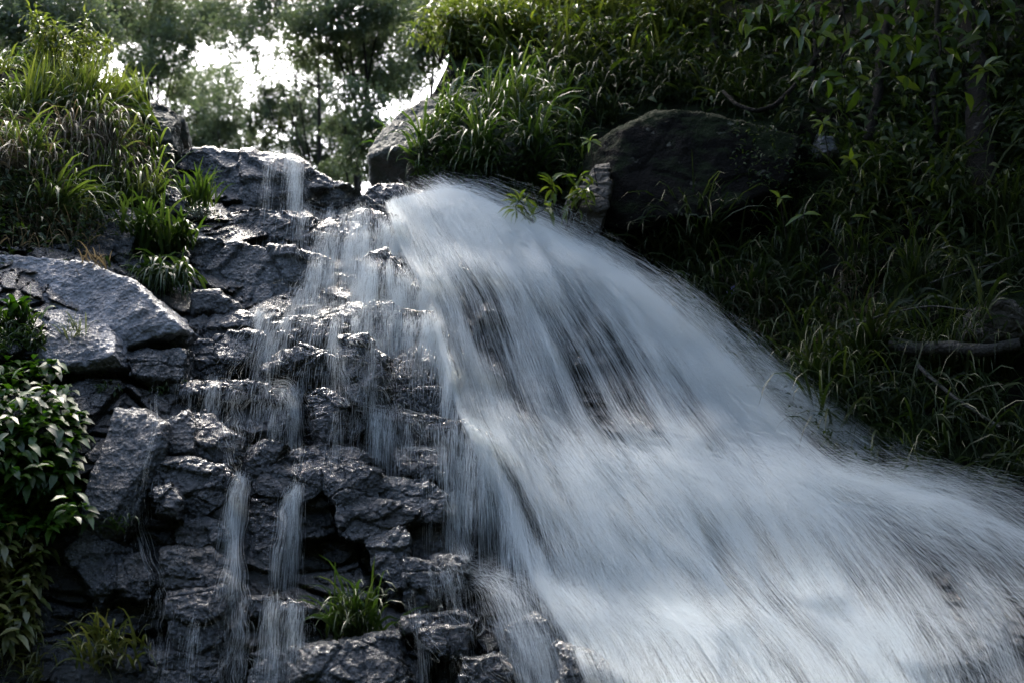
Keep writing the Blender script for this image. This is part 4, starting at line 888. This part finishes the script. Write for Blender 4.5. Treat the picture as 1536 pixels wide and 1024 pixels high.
# logs and sticks
def stick(pix, dY, r0, r1, label, name='fallen_branch', mat=None, cat='branch', sides=8):
    pts = np.array([at(u, v, float(bank_Y(u, v)) - dY) for u, v in pix]); b = pts[0].copy()
    V, F = tube(pts - b, np.linspace(r0, r1, len(pts)), sides, int(pix[0][0]))
    o = mesh_np(name, V, F, mat or M_PALEBARK); o.location = b; return tag(o, label, cat)
stick([(1338,514),(1375,524),(1420,520),(1478,526),(1530,515)], .26, .05, .04, 'thick pale log lying across the bank', 'log', None, 'log')
stick([(1378,548),(1395,565),(1425,590),(1445,605),(1500,640)], .3, .016, .01, 'thin fallen branch below the thick pale log')
stick([(1280,490),(1330,470),(1400,458),(1480,470),(1536,480)], .4, .008, .005, 'thin twig arching above the thick pale log', 'twig', None, 'twig')
stick([(1395,425),(1440,408),(1500,395),(1545,370)], .4, .006, .004, 'crooked twig at the right edge above the rounded rock', 'twig', None, 'twig')

# ------------------------------------------------------------------ trees
def crown_leaves(clumps, origin, L, mat, parent, dens=1.0, W=.5):
    C = []
    for (c, R, n) in clumps:
        n = int(n * dens); d = rdir(n) * (RNG.uniform(0, 1, n) ** .5)[:, None] * R * np.array([1.15, 1, .8])
        kk = max(4, n // 26); sc = rdir(kk) * (RNG.uniform(0, 1, kk) ** .5)[:, None] * R * np.array([1.2, 1, .85]); d = sc[RNG.integers(0, kk, n)] + RNG.normal(0, R * .13, (n, 3))
        C.append(np.asarray(c) - origin + d)
    C = np.concatenate(C); k = len(C)
    V, F = leaves(C, rdir(k) + np.array([0, 0, -.3]), rdir(k) * .7 + UPV * .7, L * RNG.uniform(.6, 1.2, k), L * W * RNG.uniform(.7, 1.2, k))
    return mesh_np('crown', V, F, mat, parent)
def tree(base, top, r, clumps, L, label, mat, dens=1.0, limbs=None, name='tree', group=None, W=.5, bend=.3):
    base = np.asarray(base, float); top = np.asarray(top, float); t = thing(name, base, label, 'tree', group)
    h = top - base; P = [h * f + np.array([RNG.normal(0, bend * .3), RNG.normal(0, bend * .3), 0]) * (0 < f < 1) for f in np.linspace(0, 1, 6)]
    V, F = tube(P, r * np.array([1.25, 1, .85, .7, .5, .3]), 12, int(abs(base[0]) * 10)); mesh_np('trunk', V, F, M_BARK, t)
    for i, (c, R, n) in enumerate(clumps):
        e = np.asarray(c) - base; f = np.clip(.35 + .5 * RNG.uniform(), .3, .9); s = h * f
        if limbs is not None and i >= limbs: break
        m = s * .5 + e * .5 + np.array([0, 0, .15 * R + .1])
        V, F = tube([s, (s + m) / 2 + RNG.normal(0, .05, 3), m, e], r * np.array([.4, .3, .2, .08]), 6, i); mesh_np('limb', V, F, M_BARK, t)
    crown_leaves(clumps, base, L, mat, t, dens, W); return t
M_FAR = leaf_mat('hazy_leaf', [(.06, .085, .05), (.08, .105, .065), (.1, .125, .075)], .5, .45, .5, (1.25, 1.3, .85))  # paler leaf for the far trees; distance haze is mixed into its colour
def far_tree(u_base, Y, pix, L, label, r=.16, dens=1.0, top=None):
    cl = [(at(u, v, Y + RNG.uniform(-1.2, 1.2)), rr * Y / FPX, d * 1650 * (rr / 45.) ** 2 * (Y / 26.) ** 2 * (.09 / L) ** 2) for u, v, rr, d in pix]
    x = (u_base - 768) / FPX * Y; z = ground_z(x, Y); r *= (.6 if u_base == 532 else .38)
    tp = at(u_base + 8, top if top is not None else min(p[1] for p in pix), Y)
    return tree((x, Y, z - .1), tp, r, cl, L, label, M_FAR, dens, group='trees beyond the crest')
far_tree(70, 21, [(30,30,70,1.5),(100,40,70,1.5),(-40,60,80,1.2),(40,90,50,1.),(150,20,60,1.4),(130,80,45,.9),(60,-40,80,1.2)], .085, 'dense dark tree behind the left grass mound', .2)
far_tree(225, 25, [(215,40,65,1.4),(270,55,50,1.1),(240,100,45,1.),(200,110,40,.9),(300,20,60,1.1),(255,140,38,.6),(225,-30,70,1.2)], .085, 'dark tree standing left of the bright sky gap', .2)
far_tree(320, 32, [(270,170,38,.7),(300,190,36,.9),(335,160,34,.45),(260,205,34,.9),(320,205,34,1.3),(350,190,30,.8),(275,240,40,1.2),(330,235,40,1.2),(300,215,30,.9),(295,130,36,.5),(330,110,36,.55),(300,150,40,.7),(270,120,40,.7),(355,200,34,.8),(240,240,40,1.),(245,190,30,.8)], .085, 'low thin tree showing under the bright sky gap', .14)
far_tree(470, 28, [(345,30,50,.9),(385,45,44,.7),(420,25,48,.9),(360,75,36,.45),(340,-20,60,1.),(420,-30,60,1.)], .085, 'sparse tree leaning over the top of the sky gap', .15)
far_tree(532, 24, [(470,30,50,1.2),(520,20,55,1.2),(500,75,44,1.),(540,85,50,1.1),(465,80,36,.7),(570,60,50,1.1),(560,120,44,1.),(530,150,44,.9),(580,10,55,1.2),(500,-40,60,1.2),(585,110,40,.8),(525,195,40,1.2),(545,235,40,1.1),(505,262,34,.9),(560,190,34,1.)], .085, 'tall branching tree just right of the sky gap', .1, 1., 10)
far_tree(440, 30, [(405,160,34,1.1),(440,170,36,1.2),(478,178,38,1.1),(385,180,24,.7),(500,205,36,.8),(450,215,36,1.),(400,205,36,.9),(370,225,30,.9),(520,265,36,.7),(480,250,34,.8),(470,140,34,.8),(420,240,36,.8),(480,110,40,.7),(300,130,45,.3),(350,115,45,.3),(400,105,40,.28),(330,170,50,.4),(380,140,40,.3),(445,80,36,.6),(425,135,30,.6),(510,240,34,.6),(440,245,30,.5),(540,215,34,.8)], .085, 'bushy tree with flat crown below the sky gap', .14)
far_tree(640, 27, [(620,30,60,1.2),(650,70,50,1.1),(620,100,40,.9),(600,140,36,.7),(670,20,60,1.2),(620,-40,70,1.2)], .085, 'tree crown behind the left edge of the sunlit slope', .16)

# trees on the dark bank; their crowns, unseen above the picture, are placed to shade it
def bank_tree(pix, dY, r0, r1, crown, label, nleaf=2600, L=.13, name='tree'):
    pts = np.array([at(u, v, float(bank_Y(u, max(v, 0))) - dY * (-.5 + 1.5 * min(1, i_ / 1.5))) for i_, (u, v) in enumerate(pix)]); b = pts[0].copy(); t = thing(name, b, label, 'tree', 'trees on the dark bank')
    ext = [pts[-1]]
    for c in crown[:1]: ext.append(np.array(c[0], float))
    P = np.concatenate([pts, np.array(ext[1:])]) if len(ext) > 1 else pts
    V, F = tube(P - b, np.interp(np.linspace(0, 1, len(P)), [0, 1], [r0, r1]), 12, int(pix[0][0]), .2); mesh_np('trunk', V, F, M_BARK, t)
    top = P[-1]
    for i, (c, R) in enumerate(crown):
        s = pts[-1] * .5 + top * .5; V, F = tube([s - b, (s + np.array(c)) / 2 - b + [0, 0, .2], np.array(c) - b], [r1, r1 * .8, r1 * .3], 6, i); mesh_np('limb', V, F, M_BARK, t)
    crown_leaves([(c, R, nleaf) for c, R in crown], b, L, M_CANOPY, t, 1., .55); return t
bank_tree([(1486,360),(1478,290),(1470,200),(1462,90),(1445,0),(1430,-120)], .6, .125, .085, [((4.0, 10.5, 10.6), 2.4), ((5.6, 9.4, 9.4), 2.2), ((2.8, 9.6, 10.8), 2.0), ((4.4, 7.4, 10.2), 2.2), ((6.4, 7.2, 8.6), 2.2), ((5.0, 5.0, 9.6), 2.2), ((6.8, 14.5, 12.2), 2.4), ((4.6, 13.6, 11.9), 2.0)], 'big dark trunk near the right edge of the bank', 4600)
bank_tree([(1296,250),(1302,215),(1316,150),(1321,80),(1335,0),(1342,-60)], .85, .05, .035, [((2.6, 12.2, 10.6), 1.9), ((3.8, 12.8, 10.9), 1.9), ((1.6, 11.4, 11.2), 1.6), ((3.6, 16.5, 12.6), 2.2), ((5.3, 16, 12.6), 2.2), ((2.9, 14.8, 11.9), 1.8)], 'slim dark trunk left of the big trunk', 4400)
bank_tree([(964,110),(962,70),(966,30),(970,-40)], .3, .035, .028, [((1.9, 14.6, 10.9), 1.5), ((1.0, 13.6, 11.6), 1.4), ((2.5, 16.6, 12.2), 1.8)], 'thin trunk rising from the sunlit slope', 1500)
bank_tree([(1550,160),(1535,60),(1512,0),(1490,-80)], .5, .08, .06, [((6.2, 11.6, 9.6), 2.2), ((7.4, 9.6, 8.4), 2.2), ((7.0, 6.6, 7.2), 2.2)], 'leaning trunk at the upper right corner', 3000)
stick([(1275,-40),(1268,10),(1235,70),(1200,120),(1165,158),(1135,168),(1105,158),(1085,138)], .75, .03, .016, 'dark curved branch sagging in front of the slope', 'hanging_branch', M_BARK)
bank_tree([(1405,255),(1408,205),(1398,130),(1404,60),(1410,-50)], .9, .03, .022, [((4.2, 12.6, 11.2), 1.5)], 'slender dark trunk between the slim and the big trunk', 900)
bank_tree([(1215,175),(1218,140),(1224,80),(1218,20),(1222,-60)], .8, .022, .016, [((2.6, 13.6, 11.6), 1.3)], 'slender trunk right of the curved sagging branch', 700)
bank_tree([(1075,120),(1078,90),(1066,40),(1072,-40)], .6, .02, .015, [((1.9, 14.4, 11.8), 1.2)], 'very thin trunk above the left part of the huge boulder', 600)
stick([(800,100),(795,60),(802,20),(800,-30)], .35, .02, .015, 'thin dark stem behind the small high boulder', 'thin_sapling', M_BARK, 'sapling')
# leafy sprays hanging into the upper right from the overhanging crowns
def spray(u, v, Y, n, L, label, mat=None, drop=.5):
    b = at(u, v, Y); t = thing('leafy_branch', b + UPV * drop, label, 'branch', 'leafy branches hanging over the bank')
    pts = np.array([[RNG.normal(0, .25), .1, 0], [RNG.normal(0, .12), 0, -drop * .5], [0, 0, -drop]]); V, F = tube(pts, [.012, .008, .003], 5); mesh_np('stem', V, F, M_BARK, t)
    C = np.stack([RNG.normal(0, .22, n), RNG.normal(0, .12, n), -drop * RNG.uniform(.1, 1.15, n)], -1)
    V, F = leaves(C, rdir(n) * np.array([1, .5, .6]) + np.array([0, -.2, -.35]), rdir(n) * .5 + np.array([0, -.8, .6]), L * RNG.uniform(.6, 1.15, n), L * .42 * RNG.uniform(.7, 1.1, n)); mesh_np('foliage', V, F, mat or M_LEAF, t)
for a in [(1180,40,9.6,30,'leafy branch beside the curved sagging branch'), (1270,50,9.4,30,'leafy branch between the curved branch and the slim trunk'), (1372,60,9.8,26,'leafy branch across the slim dark trunk'), (1270,130,10.2,36,'low leafy branch left of the slim dark trunk'),
          (1400,120,10,36,'leafy branch between the slim and the big trunk'), (1500,40,9.6,40,'leafy branch in the upper right corner'), (1390,10,9.2,24,'highest leafy branch between the two trunks')]:
    spray(a[0], a[1], a[2], a[3], .17, a[4])
